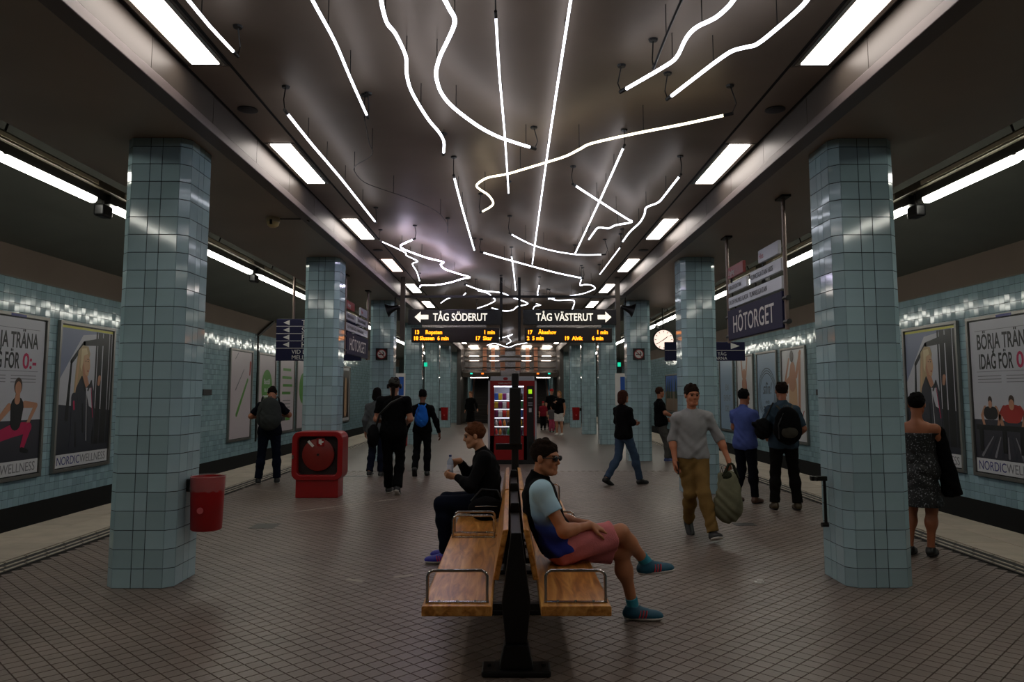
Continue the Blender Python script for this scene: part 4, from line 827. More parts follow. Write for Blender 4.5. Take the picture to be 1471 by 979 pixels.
# ------------------------------------------------------------------ people: smooth implicit surfaces meshed with surface nets
def nrm(v): v = np.asarray(v, float); l = np.linalg.norm(v); return v/l if l > 1e-9 else v
class Field:
    def __init__(s): s.p = []
    def cone(s, a, b, r0, r1, k=.02, sub=False, caps=()): s.p.append(('c', np.array(a, float), np.array(b, float), r0, r1, k, sub, caps)); return s
    def ell(s, c, r, R=None, k=.02, sub=False, caps=()): s.p.append(('e', np.array(c, float), np.array(r, float), np.eye(3) if R is None else R, 0, k, sub, caps)); return s
    def grow(s, d):
        for i, q in enumerate(s.p):
            q = list(q)
            if q[0] == 'c': q[3] += d; q[4] += d
            else: q[2] = q[2] + d
            s.p[i] = tuple(q)
        return s
    def bounds(s):
        lo, hi = [], []
        for q in s.p:
            if q[6]: continue
            if q[0] == 'c': r = max(q[3], q[4]); lo.append(np.minimum(q[1], q[2])-r); hi.append(np.maximum(q[1], q[2])+r)
            else: r = q[2].max(); lo.append(q[1]-r); hi.append(q[1]+r)
        return np.min(lo, 0), np.max(hi, 0)
    def mesh(s, name, h, m, wr=0, planes=()):
        lo, hi = s.bounds(); lo = lo-3*h-.01; hi = hi+3*h+.01; n = np.ceil((hi-lo)/h).astype(int)+1
        D = np.full(n, .2, np.float32); ax = [lo[i]+h*np.arange(n[i]) for i in range(3)]
        for t, A, Bq, r0, r1, k, sub, caps in s.p:
            if t == 'c': r = max(r0, r1); l, g = np.minimum(A, Bq)-r, np.maximum(A, Bq)+r
            else: r = Bq.max(); l, g = A-r, A+r
            pad = k+3*h; i0 = np.maximum(((l-pad-lo)/h).astype(int), 0); i1 = np.minimum(((g+pad-lo)/h).astype(int)+2, n)
            if (i1 <= i0).any(): continue
            X = ax[0][i0[0]:i1[0], None, None]; Y = ax[1][None, i0[1]:i1[1], None]; Z = ax[2][None, None, i0[2]:i1[2]]
            px, py, pz = X-A[0], Y-A[1], Z-A[2]
            if t == 'c':
                ba = Bq-A; bb = max(ba@ba, 1e-9); tt = np.clip((px*ba[0]+py*ba[1]+pz*ba[2])/bb, 0, 1)
                d = np.sqrt((px-tt*ba[0])**2+(py-tt*ba[1])**2+(pz-tt*ba[2])**2)-(r0+(r1-r0)*tt)
            else:
                R = r0; q = [(px*R[i][0]+py*R[i][1]+pz*R[i][2]) for i in range(3)]
                k0 = np.sqrt(sum((q[i]/Bq[i])**2 for i in range(3))); k1 = np.sqrt(sum((q[i]/Bq[i]**2)**2 for i in range(3)))
                d = k0*(k0-1)/np.maximum(k1, 1e-6)
            for P0, N0 in caps: d = np.maximum(d, (X-P0[0])*N0[0]+(Y-P0[1])*N0[1]+(Z-P0[2])*N0[2])
            sl = tuple(slice(i0[i], i1[i]) for i in range(3)); O = D[sl]
            if sub:
                d = -d; hh = np.maximum(k-np.abs(O-d), 0)/k; D[sl] = np.maximum(O, d)+hh*hh*k*.25
            else:
                hh = np.maximum(k-np.abs(O-d), 0)/k; D[sl] = np.minimum(O, d)-hh*hh*k*.25
        if wr:
            wr *= 1.5
            X = ax[0][:, None, None]; Y = ax[1][None, :, None]; Z = ax[2][None, None, :]
            D += (wr*(np.sin(Z*40+X*23-Y*12+3.5*np.sin(X*11+Z*6))*.7*(.5+.5*np.sin(Z*8+X*14+1))+np.sin(Z*29-X*27+Y*21+3.2*np.sin(Y*12+Z*8+2))*.6*(.5+.5*np.sin(Z*9-X*15))+.1*np.sin(X*83+Z*41+2*np.sin(Z*37)))).astype(np.float32)
        for P0, N0 in planes:
            X = ax[0][:, None, None]; Y = ax[1][None, :, None]; Z = ax[2][None, None, :]
            D = np.maximum(D, (X-P0[0])*N0[0]+(Y-P0[1])*N0[1]+(Z-P0[2])*N0[2])
        S_ = D < 0; c = np.zeros(np.array(D.shape)-1, np.int8)
        for dx in (0, 1):
            for dy in (0, 1):
                for dz in (0, 1): c += S_[dx:D.shape[0]-1+dx, dy:D.shape[1]-1+dy, dz:D.shape[2]-1+dz]
        I = np.argwhere((c > 0) & (c < 8)); idx = np.full(c.shape, -1, np.int32); idx[tuple(I.T)] = np.arange(len(I))
        cor = [(a, b, e) for a in (0, 1) for b in (0, 1) for e in (0, 1)]; val = {q: D[I[:, 0]+q[0], I[:, 1]+q[1], I[:, 2]+q[2]] for q in cor}
        acc = np.zeros((len(I), 3)); cnt = np.zeros(len(I))
        for q in cor:
            for ax_ in range(3):
                if q[ax_]: continue
                q2 = list(q); q2[ax_] = 1; q2 = tuple(q2); v0, v1 = val[q], val[q2]; mk = (v0 < 0) != (v1 < 0)
                t = np.where(mk, v0/np.where(mk, v0-v1, 1), 0); pt = np.array(q, float)[None].repeat(len(I), 0); pt[:, ax_] += t
                acc[mk] += pt[mk]; cnt[mk] += 1
        P = lo + h*(I + acc/cnt[:, None]); Q = []
        for a in range(3):
            b, e = (a+1) % 3, (a+2) % 3; s0 = [slice(None)]*3; s1 = [slice(None)]*3; s0[a] = slice(0, -1); s1[a] = slice(1, None)
            f0, f1 = S_[tuple(s0)], S_[tuple(s1)]; E = np.argwhere(f0 != f1); E = E[(E[:, b] > 0) & (E[:, e] > 0) & (E[:, b] < D.shape[b]-1) & (E[:, e] < D.shape[e]-1)]
            if not len(E): continue
            o = [E.copy() for _ in range(4)]; o[0][:, b] -= 1; o[0][:, e] -= 1; o[1][:, e] -= 1; o[3][:, b] -= 1
            qd = np.stack([idx[tuple(x.T)] for x in o], 1); fl = ~f0[tuple(E.T)]; qd[fl] = qd[fl][:, ::-1]; Q.append(qd)
        Q = np.concatenate(Q); return npmesh(name, P, Q[(Q >= 0).all(1)], m, True)
    def build(s, name, h, m, parent, wr=0, planes=(), label=None):
        o = bpy.data.objects.new(name, s.mesh(name, h, m, wr, planes)); link(o, parent); return tag(o, label)

SKIN = lambda c='#b98264': mat('skin'+c[1:], c, .5, noise=.05, nscale=12)
CL = lambda n, c, r=.85, **k: mat('cloth_'+n, c, r, noise=.12, nscale=9, bump=.25, bscale=140, spec=.1, **k)
DEF = dict(P=(0, 0, .95), W=(0, .0, 1.10), C=(0, -.005, 1.27), N=(0, -.02, 1.46), HD=(0, .02, 1.635),
           SR=(.168, -.01, 1.365), SL=(-.168, -.01, 1.365), ER=(.225, -.03, 1.12), EL=(-.225, -.03, 1.12), WR=(.24, .05, .87), WL=(-.24, .05, .87),
           HR=(.092, 0, .92), HL=(-.092, 0, .92), KR=(.10, .02, .5), KL=(-.10, .02, .5), AR=(.105, -.02, .085), AL=(-.105, -.02, .085))
def hand_prims(F, Wp, d, n, th, sc=1., curl=(.5, .5, .5, .5), k=.004):
    d = nrm(d); n = nrm(np.asarray(n)-d*np.dot(n, d)); l = np.cross(d, n)*th; q = lambda a, b, c: Wp + d*a*sc + l*b*sc + n*c*sc
    F.cone(q(0, 0, 0), q(.045, 0, 0), .024*sc, .024*sc, .02)
    for i, (off, kn, ln, r) in enumerate(((.029, .092, .072, .0093), (.0095, .097, .08, .0096), (-.0105, .092, .074, .0092), (-.029, .083, .058, .0082))):
        kp = q(kn, off, 0); F.cone(q(.025, off*.6, 0), kp, .0145*sc, .0125*sc, .014); a = 0; p = kp
        for f, c in ((.46, .9), (.3, 1.1), (.24, .7)):
            a += curl[i]*c; dd = d*math.cos(a) + n*math.sin(a); p2 = p + dd*ln*f*sc; F.cone(p, p2, r*sc, r*sc*.93, k); p = p2
    p = q(.025, .022, .004); d1 = nrm(d*.62 + l*.62 + n*.35); p2 = p + d1*.045*sc; F.cone(p, p2, .0155*sc, .0125*sc, .012)
    d2 = nrm(d*.9 + l*.2 + n*.4); p3 = p2+d2*.032*sc; F.cone(p2, p3, .011*sc, .0105*sc, k); F.cone(p3, p3+nrm(d*.9+n*.5)*.024*sc, .0105*sc, .009*sc, k)
def head_frame(f, u):
    f = nrm(f); u = nrm(np.asarray(u)-f*np.dot(u, f)); r = np.cross(f, u); return np.array([r, f, u])   # rows
def human(name_label, loc, rz, H=1.75, J=None, face=(0, 1, 0), up=(0, 0, 1), skin='#b98264', h=.009, top=None, bottom=None, shoe=None, hair=None, hands=None, foot=None, build=1.0, group=None, extra=None, jacket=None, bust=0, vest=None):
    e = empty('person', loc, rz, name_label, 'person', group); q = H/1.75
    J_ = {k: np.array(v, float)*q for k, v in DEF.items()}
    for k, v in (J or {}).items(): J_[k] = np.array(v, float)
    J = J_; g = build*q
    lat = nrm(nrm(J['SR']-J['SL'])); hl = nrm(J['HR']-J['HL']); sp = nrm(J['N']-J['P'])
    def frame(lt, upv): fw = nrm(np.cross(upv, lt)); lt = nrm(np.cross(fw, upv)); return np.array([lt, fw, upv])
    u1, u2 = nrm(J['W']-J['P']), nrm(J['N']-J['C']); Rp, Rw, Rc = frame(hl, u1), frame(nrm(lat+hl), nrm(J['C']-J['W'])), frame(lat, u2)
    fwd = Rc[1]
    def torso(F, o=0., hem=None, k=.06, pel=True):
        cp = [(hem, -sp)] if hem is not None else []
        F.ell(J['C'], (.152*g+o, .104*g+o, .168*g+o), Rc, k, caps=cp); F.ell(J['W'], (.142*g+o, .1*g+o, .16*g+o), Rw, k, caps=cp)
        if pel: F.ell(J['P'], (.163*g+o, .116*g+o, .135*g+o), Rp, k, caps=cp)
        for S_ in ('SR', 'SL'):
            F.cone(J['N']-sp*.085*q, J[S_], .05*q+o, .044*q+o*.6, k); F.ell(J[S_], (.051*q+o*.5,)*3, None, .04)
            F.cone(J['N']-sp*.03*q-fwd*.005, J['N']*.5+J[S_]*.5-sp*.01, .038*q+o, .04*q+o, .04)
        if bust: 
            for t in (-1, 1): F.ell(J['C']+Rc[0]*t*.07*q+fwd*.085*q-u2*.01, (.06*q+o,)*3, None, .05)
        return F
    def arm(F, s_, o=0, up_to=2.0, k=.03, flare=0):
        S_, E_, W_ = J['S'+s_], J['E'+s_], J['W'+s_]
        if up_to >= 1: F.cone(S_, E_, .052*g+o, .041*q+o, k)
        else:
            b = S_+(E_-S_)*up_to; F.cone(S_, b, .054*g+o, .046*q+o+flare, k, caps=[(b, nrm(E_-S_))])
        if up_to > 1:
            t = min(up_to-1, 1); b = E_+(W_-E_)*t; cp = [(b, nrm(W_-E_))] if t < 1 or o else []
            F.cone(E_, b, .041*q+o, (.041-.015*t)*q+o+flare, k, caps=cp); 
            if t > .4: F.cone(E_+(W_-E_)*.05, E_+(W_-E_)*.35, .043*q+o, .04*q+o, k)
        return F
    def leg(F, s_, o=0, up_to=2.0, k=.04, flare=0):  # bottoms of trousers stop at the shoe
        H_, K_, A_ = J['H'+s_], J['K'+s_], J['A'+s_]; kd = nrm(K_-H_); ad = nrm(A_-K_)
        if up_to < 1: b = H_+(K_-H_)*up_to; F.cone(H_, b, .088*g+o, .066*g+o+flare, k, caps=[(b, kd)]); return F
        F.cone(H_, K_, .088*g+o, .056*q+o, k); t = min(up_to-1, 1); b = K_+(A_-K_)*t
        F.cone(K_, b, .053*q+o, .036*q+o+flare+(1-t)*.01, k, caps=[(b, ad)] if o else [])
        bk = nrm(np.cross(ad, hl)); bk = bk if np.dot(bk, kd) < 0 or abs(np.dot(bk, kd)) < .2 else -bk
        cb = K_+(A_-K_)*.32 + (-Rp[1] if abs(np.dot(ad, Rp[1])) < .7 else -np.array([0, 0, 1.]))*.014*q
        F.ell(cb, (.052*q+o*.8,)*3, None, .07); return F
    # ---- body, one continuous skin
    Rh = head_frame(face, up); HC = J['HD']; hq = q*1.0; hp = lambda x, y, z: HC + (Rh[0]*x+Rh[1]*y+Rh[2]*z)*hq
    b = torso(Field(), 0); 
    for s_ in 'RL': arm(b, s_); leg(b, s_)
    b.cone(J['N']-sp*.03, hp(0, -.03, -.05), .056*q, .05*q, .03)
    b.ell(hp(0, -.018, .03), (.074*hq, .094*hq, .086*hq), Rh, .02); b.ell(hp(0, .02, -.035), (.056*hq, .066*hq, .08*hq), Rh, .03)
    b.cone(hp(-.018, .062, -.095), hp(.018, .062, -.095), .019*hq, .019*hq, .02)
    for t in (-1, 1):
        b.ell(hp(t*.036, .05, -.03), (.024*hq,)*3, None, .02); b.cone(hp(t*.045, .058, .028), hp(t*.01, .078, .024), .011*hq, .011*hq, .012)
        b.ell(hp(t*.031, .092, .006), (.014*hq, .014*hq, .01*hq), Rh, .012, sub=True); b.ell(hp(t*.078, -.01, -.005), (.011*hq, .02*hq, .032*hq), Rh, .008)
        b.cone(hp(t*.052, .0, -.06), hp(t*.03, .05, -.095), .018*hq, .016*hq, .025)
    b.cone(hp(0, .08, .014), hp(0, .098, -.025), .0085*hq, .0115*hq, .01); b.cone(hp(-.009, .09, -.032), hp(.009, .09, -.032), .008*hq, .008*hq, .006)
    b.cone(hp(-.018, .076, -.056), hp(.018, .076, -.056), .008*hq, .008*hq, .006); b.cone(hp(-.015, .076, -.068), hp(.015, .076, -.068), .009*hq, .009*hq, .006)
    hs = hands or {}
    for s_ in 'RL':
        A, E_ = J['W'+s_], J['E'+s_]; fd = nrm(A-E_); v = hs.get(s_, {}); dv = v.get('d', fd); nv = v.get('n', (-1 if s_ == 'R' else 1)*Rc[0])
        th = v.get('th'); 
        if th is None:
            l = np.cross(nrm(dv), nrm(nv)); th = 1 if np.dot(l, Rc[1]) > 0 else -1
        hand_prims(b, A, dv, nv, th, q, v.get('curl', (.4, .45, .5, .5)), k=.004)
    for s_ in 'RL':
        A = J['A'+s_]; fd = (foot or {}).get(s_, ((0, 1, 0), (0, 0, 1))); f_, uu = nrm(fd[0]), nrm(fd[1]); b.cone(A, A+f_*.1*q-uu*.04*q, .034*q, .026*q, .02)
    b.build('body', h, SKIN(skin), e)
    if h < .008 or True:
        for t in (-1, 1):
            if (extra or {}).get('eyes', h < .01):
                MB().lathe([(.002, -.0125*hq), (.009*hq, -.009*hq), (.0125*hq, 0), (.009*hq, .009*hq), (.002, .0125*hq)], tuple(hp(t*.030, .0735, .004)), 10).build('eye', mat('eye_dark', '#2a211d', .2), e, smooth=True)
                br = Field().cone(hp(t*.046, .0695, .024), hp(t*.014, .09, .024), .0042*hq, .0042*hq, .003); br.build('eyebrow', .003, mat('brow', '#1d130e', .8), e)
    hm, style, hc = None, None, None
    if hair:
        style, hc = hair; hm = mat('hair'+hc[1:], hc, .9, noise=.35, nscale=60, bump=.9, bscale=120, spec=.12); F = Field(); hh = min(h, .008)
        if style == 'short':
            F.ell(hp(0, -.022, .038), (.084*hq, .103*hq, .092*hq), Rh, .01); hr = random.Random(len(hc)+int(hq*1000))
            for _ in range(26):
                a, z_ = hr.uniform(0, 2*PI), hr.uniform(.0, .115); rr = math.sqrt(max(0, 1-((z_-.02)/.1)**2)); F.ell(hp(.068*rr*math.cos(a), -.02+.085*rr*math.sin(a), z_+.012), (.022*hq, .026*hq, .017*hq), Rh, .012)
            F.build('hair', min(hh, .0065), hm, e, .003, [(hp(0, .08, .058), -nrm(Rh[2]*.74-Rh[1]*.67)), (hp(0, .093, 0), Rh[1])])
        elif style == 'bob':
            F.ell(hp(0, -.025, .03), (.088*hq, .105*hq, .093*hq), Rh, .03); F.ell(hp(0, -.05, -.06), (.096*hq, .075*hq, .105*hq), Rh, .04); F.build('hair', hh, hm, e, .004, [(hp(0, .06, .055), -nrm(Rh[2]*.45-Rh[1]*.9))])
        elif style == 'long':
            F.ell(hp(0, -.025, .03), (.086*hq, .103*hq, .092*hq), Rh, .03); F.cone(hp(0, -.07, -.02), hp(0, -.11, -.2), .075*hq, .06*hq, .05); F.build('hair', hh, hm, e, .003, [(hp(0, .065, .055), -nrm(Rh[2]*.5-Rh[1]*.87))])
        elif style == 'cap':
            F.ell(hp(0, -.02, .04), (.087*hq, .105*hq, .09*hq), Rh, .01); F.cone(hp(-.03, .1, .035), hp(.03, .1, .035), .022*hq, .022*hq, .03); F.build('cap', hh, hm, e, 0, [(hp(0, 0, .015), -Rh[2])])
    # ---- clothing
    if bottom:
        kind, bm = bottom[0], bottom[1]; F = Field()
        if kind == 'skirt':
            hz = bottom[2]; F.ell(J['P'], (.175*g, .13*g, .14*g), Rp, .04); c0 = J['P']-np.array([0, 0, .05]); zz = np.array([c0[0], c0[1], hz]); 
            F.cone(c0, zz, .165*g, .215*g, .05, caps=[(zz, np.array([0, 0, -1.]))]); F.build('skirt', h, bm, e, .004)
        else:
            wt = J['P']+u1*(.09*q); F.ell(J['P'], (.163*g+.009, .116*g+.009, .145*g), Rp, .05, caps=[(wt, u1)])
            for s_ in 'RL':
                if kind == 'shorts': leg(F, s_, .02, .86, .05, .012)
                else: leg(F, s_, .013, 1.97, .045, bottom[2] if len(bottom) > 2 else .01)
            F.build('shorts' if kind == 'shorts' else 'trousers', min(h, .009) if h < .015 else h, bm, e, .0035)
    if top:
        tm, sl, hem = top[:3]; F = torso(Field(), .022, J['P']-sp*hem*q)
        for s_ in 'RL':
            arm(F, s_, .012, sl, .035, .006 if sl < 1 else 0)
            hj = J['H'+s_]; F.cone(hj-sp*.02*q, hj*.7+J['P']*.3+u1*.1*q, .088*g+.021, .075*g+.02, .05, caps=[(J['P']-sp*hem*q, -sp)])
        if len(top) > 3 and top[3]: F.cone(J['N']-sp*.02, J['N']+(HC-J['N'])*.25, .068*q, .062*q, .02, caps=[(J['N']+(HC-J['N'])*.26, nrm(HC-J['N']))])
        pl = [(J['N']-sp*top[5]*q, sp)] if len(top) > 5 else []
        F.build(top[4] if len(top) > 4 else 'shirt', h, tm, e, .0042, pl)
    if vest:
        F = torso(Field(), .026, J['P']-sp*.02*q, pel=True)
        F.cone(J['N']-sp*.02, J['N']+(HC-J['N'])*.38, .078*q, .07*q, .03, caps=[(J['N']+(HC-J['N'])*.36, nrm(HC-J['N']))])
        for s_ in 'RL': sd = lat*(.045 if s_ == 'R' else -.045); F.cone(J['S'+s_]+sd-fwd*.045, J['H'+s_]+sd*1.6-fwd*.05, .088*q, .1*q, .02, sub=True)
        F.build('vest', h, vest, e, .003)
    if shoe:
        sm, so = shoe[:2]
        for s_ in 'RL':
            A = J['A'+s_]; fd = (foot or {}).get(s_, ((0, 1, 0), (0, 0, 1))); f_ = nrm(fd[0]); uu = nrm(np.asarray(fd[1], float)-f_*np.dot(fd[1], f_)); l_ = np.cross(f_, uu); R = np.array([l_, f_, uu]); hh = min(h, .008)
            def shp(o):
                F = Field(); F.cone(A-f_*.038*q-uu*.04*q, A+f_*.03*q-uu*.04*q, .041*q+o, .042*q+o, .02); F.ell(A+f_*.115*q-uu*.055*q, (.05*q+o, .1*q+o, .042*q+o), R, .04)
                return F
            F = shp(0); F.cone(A+f_*.02*q-uu*.028*q, A+f_*.08*q-uu*.042*q, .042*q, .036*q, .03); F.cone(A-f_*.012*q-uu*.03*q, A-f_*.005*q+uu*.02*q, .05*q, .048*q, .02, caps=[(A+uu*.014*q, uu)])
            so_ = F.build('shoe', hh, sm, e, 0, [(A-uu*.07*q, -uu)])
            shp(.005).build('sole', hh, so, so_, 0, [(A-uu*.083*q, -uu), (A-uu*.062*q, uu)])
            if len(shoe) > 2:
                for j in range(3): a0 = A+f_*(.035+.022*j)*q-uu*.06*q; MB().tube([a0+l_*.053*q, a0+l_*.051*q+uu*.02*q+f_*.008, a0+l_*.038*q+uu*.048*q+f_*.014], .0055, 6).build('stripe', shoe[2], so_); MB().tube([a0-l_*.053*q, a0-l_*.051*q+uu*.02*q+f_*.008, a0-l_*.038*q+uu*.048*q+f_*.014], .0055, 6).build('stripe', shoe[2], so_)
                for j in range(3): a0 = A+f_*(.03+.02*j)*q-uu*(.012+.008*j)*q; MB().tube([a0-l_*.022, a0+uu*.004, a0+l_*.022], .0035, 6).build('lace', mat('laces', '#1c5066', .7), so_)
    return e, J, Rh, hp, Rc
def to_local(e_loc, rz, p): d = np.array(p, float)-np.array([*e_loc, 0])[:3] if len(e_loc) == 2 else np.array(p, float)-np.array(e_loc, float); c, s = math.cos(-rz), math.sin(-rz); return (d[0]*c-d[1]*s, d[0]*s+d[1]*c, d[2])
def socks(e, J, m, foot=None, q=1):
    for s_ in 'RL':
        A, K = J['A'+s_], J['K'+s_]; d = nrm(K-A); F = Field().cone(A-d*.02, A+d*.085, .042*q, .043*q, .01, caps=[(A+d*.08, d)]); F.build('sock', .006, m, e, .001)
def backpack(label, loc, rz, wd, ht, dp, m, m2=None, tiltx=0, name='backpack'):
    e = empty(name, loc, rz, label, 'backpack'); e.rotation_euler = (tiltx, 0, rz)
    F = Field().ell((0, -dp*.55, ht*.5), (wd*.52, dp*.55, ht*.55), None, .05).ell((0, -dp*.5, ht*.28), (wd*.5, dp*.62, ht*.32), None, .08); F.build('pack_body', .009, m, e, .003)
    F = Field().ell((0, -dp*.95, ht*.3), (wd*.36, dp*.3, ht*.22), None, .03); F.build('front_pocket', .009, m2 or m, e, .002)
    MB().tube([(-wd*.4, -dp*1.02, ht*.1), (-wd*.42, -dp*.98, ht*.5), (-wd*.2, -dp*.9, ht*.85)], .008, 6).build('piping', M_BLK, e)
    for t in (-1, 1): MB().tube([(t*wd*.22, -.02, ht*.95), (t*wd*.3, .05, ht*1.06), (t*wd*.36, .15, ht*1.02), (t*wd*.4, .22, ht*.8), (t*wd*.48, .17, ht*.45), (t*wd*.44, .02, ht*.2)], .014, 8).build('strap', m2 or M_BLK, e, smooth=True)
    MB().tube([(-.04, -.03, ht*1.0), (-.03, -.04, ht*1.07), (.03, -.04, ht*1.07), (.04, -.03, ht*1.0)], .007, 6).build('handle', M_BLK, e)
    return e
C_BLACK = CL('black', '#050506'); C_BLACK2 = CL('black2', '#0a0a0c'); C_JEAN = CL('denim', '#22304a'); C_NAVYJ = CL('navyjean', '#0d1322'); C_GREYT = CL('greyshirt', '#8f8f90'); C_KHAKI = CL('khaki', '#7d6238')
SH_BLK = mat('shoe_black', '#121212', .5); SO_W = mat('sole_white', '#c9c4bd', .6); SO_B = mat('sole_black', '#0d0c0c', .7); SH_BR = mat('shoe_brown', '#4d3122', .5)

# 1. seated man with sunglasses, facing right (frame: x = -(Y-5.4), y = X-.3)
LO = (.3, 5.4, 0)
def w2(X, Y, Z): return (-(Y-LO[1]), X-LO[0], Z)
def ombre():
    m = bpy.data.materials.new('ombre_shirt'); m.use_nodes = True; N = m.node_tree.nodes; L = m.node_tree.links; b_ = N['Principled BSDF']; b_.inputs['Roughness'].default_value = .8
    tc = N.new('ShaderNodeTexCoord'); sx = N.new('ShaderNodeSeparateXYZ'); L.new(tc.outputs['Object'], sx.inputs[0]); mr = N.new('ShaderNodeMapRange'); mr.inputs[1].default_value = .6; mr.inputs[2].default_value = .92
    L.new(sx.outputs['Z'], mr.inputs[0]); cr = N.new('ShaderNodeValToRGB'); el_ = cr.color_ramp.elements; el_[0].color = rgb('#10268c'); el_[1].color = rgb('#b4d6e4'); x = el_.new(.35); x.color = rgb('#223f95'); x = el_.new(.62); x.color = rgb('#8fb6d2')
    L.new(mr.outputs[0], cr.inputs[0]); L.new(cr.outputs[0], b_.inputs['Base Color']); return m
fR, fL = ((-.25, .95, .05), (0, -.05, 1)), ((0.05, 1, 0), (0, 0, 1))
Jm = dict(P=w2(.345, 5.40, .575), W=w2(.27, 5.40, .70), C=w2(.215, 5.40, .84), N=w2(.185, 5.40, 1.0), HD=w2(.255, 5.39, 1.165),
          SR=w2(.215, 5.23, .955), SL=w2(.215, 5.57, .955), ER=w2(.36, 5.16, .70), EL=w2(.36, 5.64, .70), WR=w2(.545, 5.30, .715), WL=w2(.55, 5.47, .695),
          HR=w2(.36, 5.31, .56), HL=w2(.36, 5.49, .555), KR=w2(.775, 5.42, .645), KL=w2(.785, 5.50, .50), AR=w2(.985, 5.60, .40), AL=w2(.885, 5.60, .087))
e, Jq, Rh, hp, Rc = human('seated man in sunglasses, blue ombre shirt, black vest and pink shorts, legs crossed', LO, -PI/2, 1.74, Jm, face=(.5, .86, -.08), skin='#b27450', h=.006,
    top=(ombre(), .55, .04), vest=CL('vest', '#040405'), bottom=('shorts', CL('coral', '#d07a7c')), shoe=(mat('shoe_teal', '#0f4f66', .6, noise=.1), SO_W, mat('stripe_red', '#b02430', .5)), hair=('short', '#21160f'),
    hands={'R': dict(d=(-.25, .9, -.3), n=(-.15, -.3, -.95), th=None, curl=(.42, .42, .45, .5)), 'L': dict(d=(.35, .85, -.2), n=(.1, -.2, -.95), th=None, curl=(.3, .3, .35, .4))},
    foot={'R': fR, 'L': fL}, extra=dict(eyes=True))
socks(e, Jq, CL('sock', '#3f93a8'))
sg = Field(); 
for t in (-1, 1): sg.ell(hp(t*.033, .092, .006), (.028, .009, .02), Rh, .006)
sg.cone(hp(-.012, .097, .01), hp(.012, .097, .01), .004, .004, .004)
for t in (-1, 1): sg.cone(hp(t*.06, .082, .01), hp(t*.08, -.01, .006), .004, .004, .004)
sg.build('sunglasses', .003, mat('sunglass_black', '#020203', .3), e)
Field().ell(hp(0, .03, -.075), (.055, .068, .052), Rh, .01).build('stubble', .005, mat('stubble', '#7d5a46', .8), e, 0, [(hp(0, .045, -.045), Rh[2]*.8-Rh[1]*.6)]) if False else None

# 2. seated man left, facing left (frame: heading -X)
LO = (-.3, 7.5, 0)
def w2(X, Y, Z): return ((Y-LO[1]), -(X-LO[0]), Z)
Jm = dict(P=w2(-.24, 7.5, .575), W=w2(-.225, 7.5, .72), C=w2(-.235, 7.5, .87), N=w2(-.27, 7.5, 1.04), HD=w2(-.36, 7.5, 1.20),
          SL=w2(-.255, 7.33, .99), SR=w2(-.255, 7.67, .99), EL=w2(-.37, 7.24, .745), ER=w2(-.40, 7.72, .77), WL=w2(-.52, 7.40, .815), WR=w2(-.50, 7.56, .955),
          HL=w2(-.26, 7.41, .56), HR=w2(-.26, 7.59, .56), KL=w2(-.66, 7.38, .565), KR=w2(-.64, 7.66, .56), AL=w2(-.61, 7.42, .087), AR=w2(-.58, 7.68, .087))
human('seated man in black jacket and dark jeans facing left, holding a bottle', LO, PI/2, 1.74, Jm, face=(-.12, .98, -.14), skin='#b5805f', h=.0075,
    top=(CL('jacket', '#070709', .8), 1.95, .16, 1, 'jacket'), bottom=('trousers', C_NAVYJ, .014), shoe=(mat('shoe_blue', '#23219a', .5), SO_W, mat('stripe_pink', '#c72a60', .5)), hair=('short', '#5a3520'),
    hands={'L': dict(d=(.05, .75, .15), n=(.6, -.2, .35), curl=(.9, .95, 1, 1)), 'R': dict(d=(-.2, .8, -.1), n=(-.5, -.1, -.6), curl=(.8, .85, .9, .9))}, extra=dict(eyes=True), build=1.06)
e = empty('water_bottle', (-.585, 7.47, .835), 0, 'small clear plastic bottle with pale label in the seated man\'s hands', 'bottle')
MB().lathe([(.028, 0), (.031, .01), (.031, .12), (.012, .155), (.012, .17)], seg=16).build('bottle', mat('bottle_plastic', '#aebbd0', .15, alpha=.75), e, smooth=True)
MB().lathe([(.0318, .035), (.0318, .09)], seg=16).build('label_wrap', mat('bottle_label', '#c3c9d8', .4), e); MB().lathe([(.014, .165), (.014, .185)], seg=12).build('lid', mat('lid_blue', '#2a3a6a', .4), e)
e = empty('shoulder_bag', (-.22, 7.12, .455), 0, 'black shoulder bag with silver zip on the bench beside the man in black jacket', 'bag')
Field().ell((0, 0, .1), (.17, .07, .11), None, .02).build('bag_body', .009, C_BLACK2, e, .003); MB().tube([(-.1, -.068, .13), (0, -.075, .135), (.1, -.068, .13)], .004, 6).build('zip', M_STEEL, e); MB().tube([(-.14, 0, .17), (-.05, .05, .27), (.1, .05, .26), (.15, 0, .16)], .01, 6).build('strap', M_BLK, e)

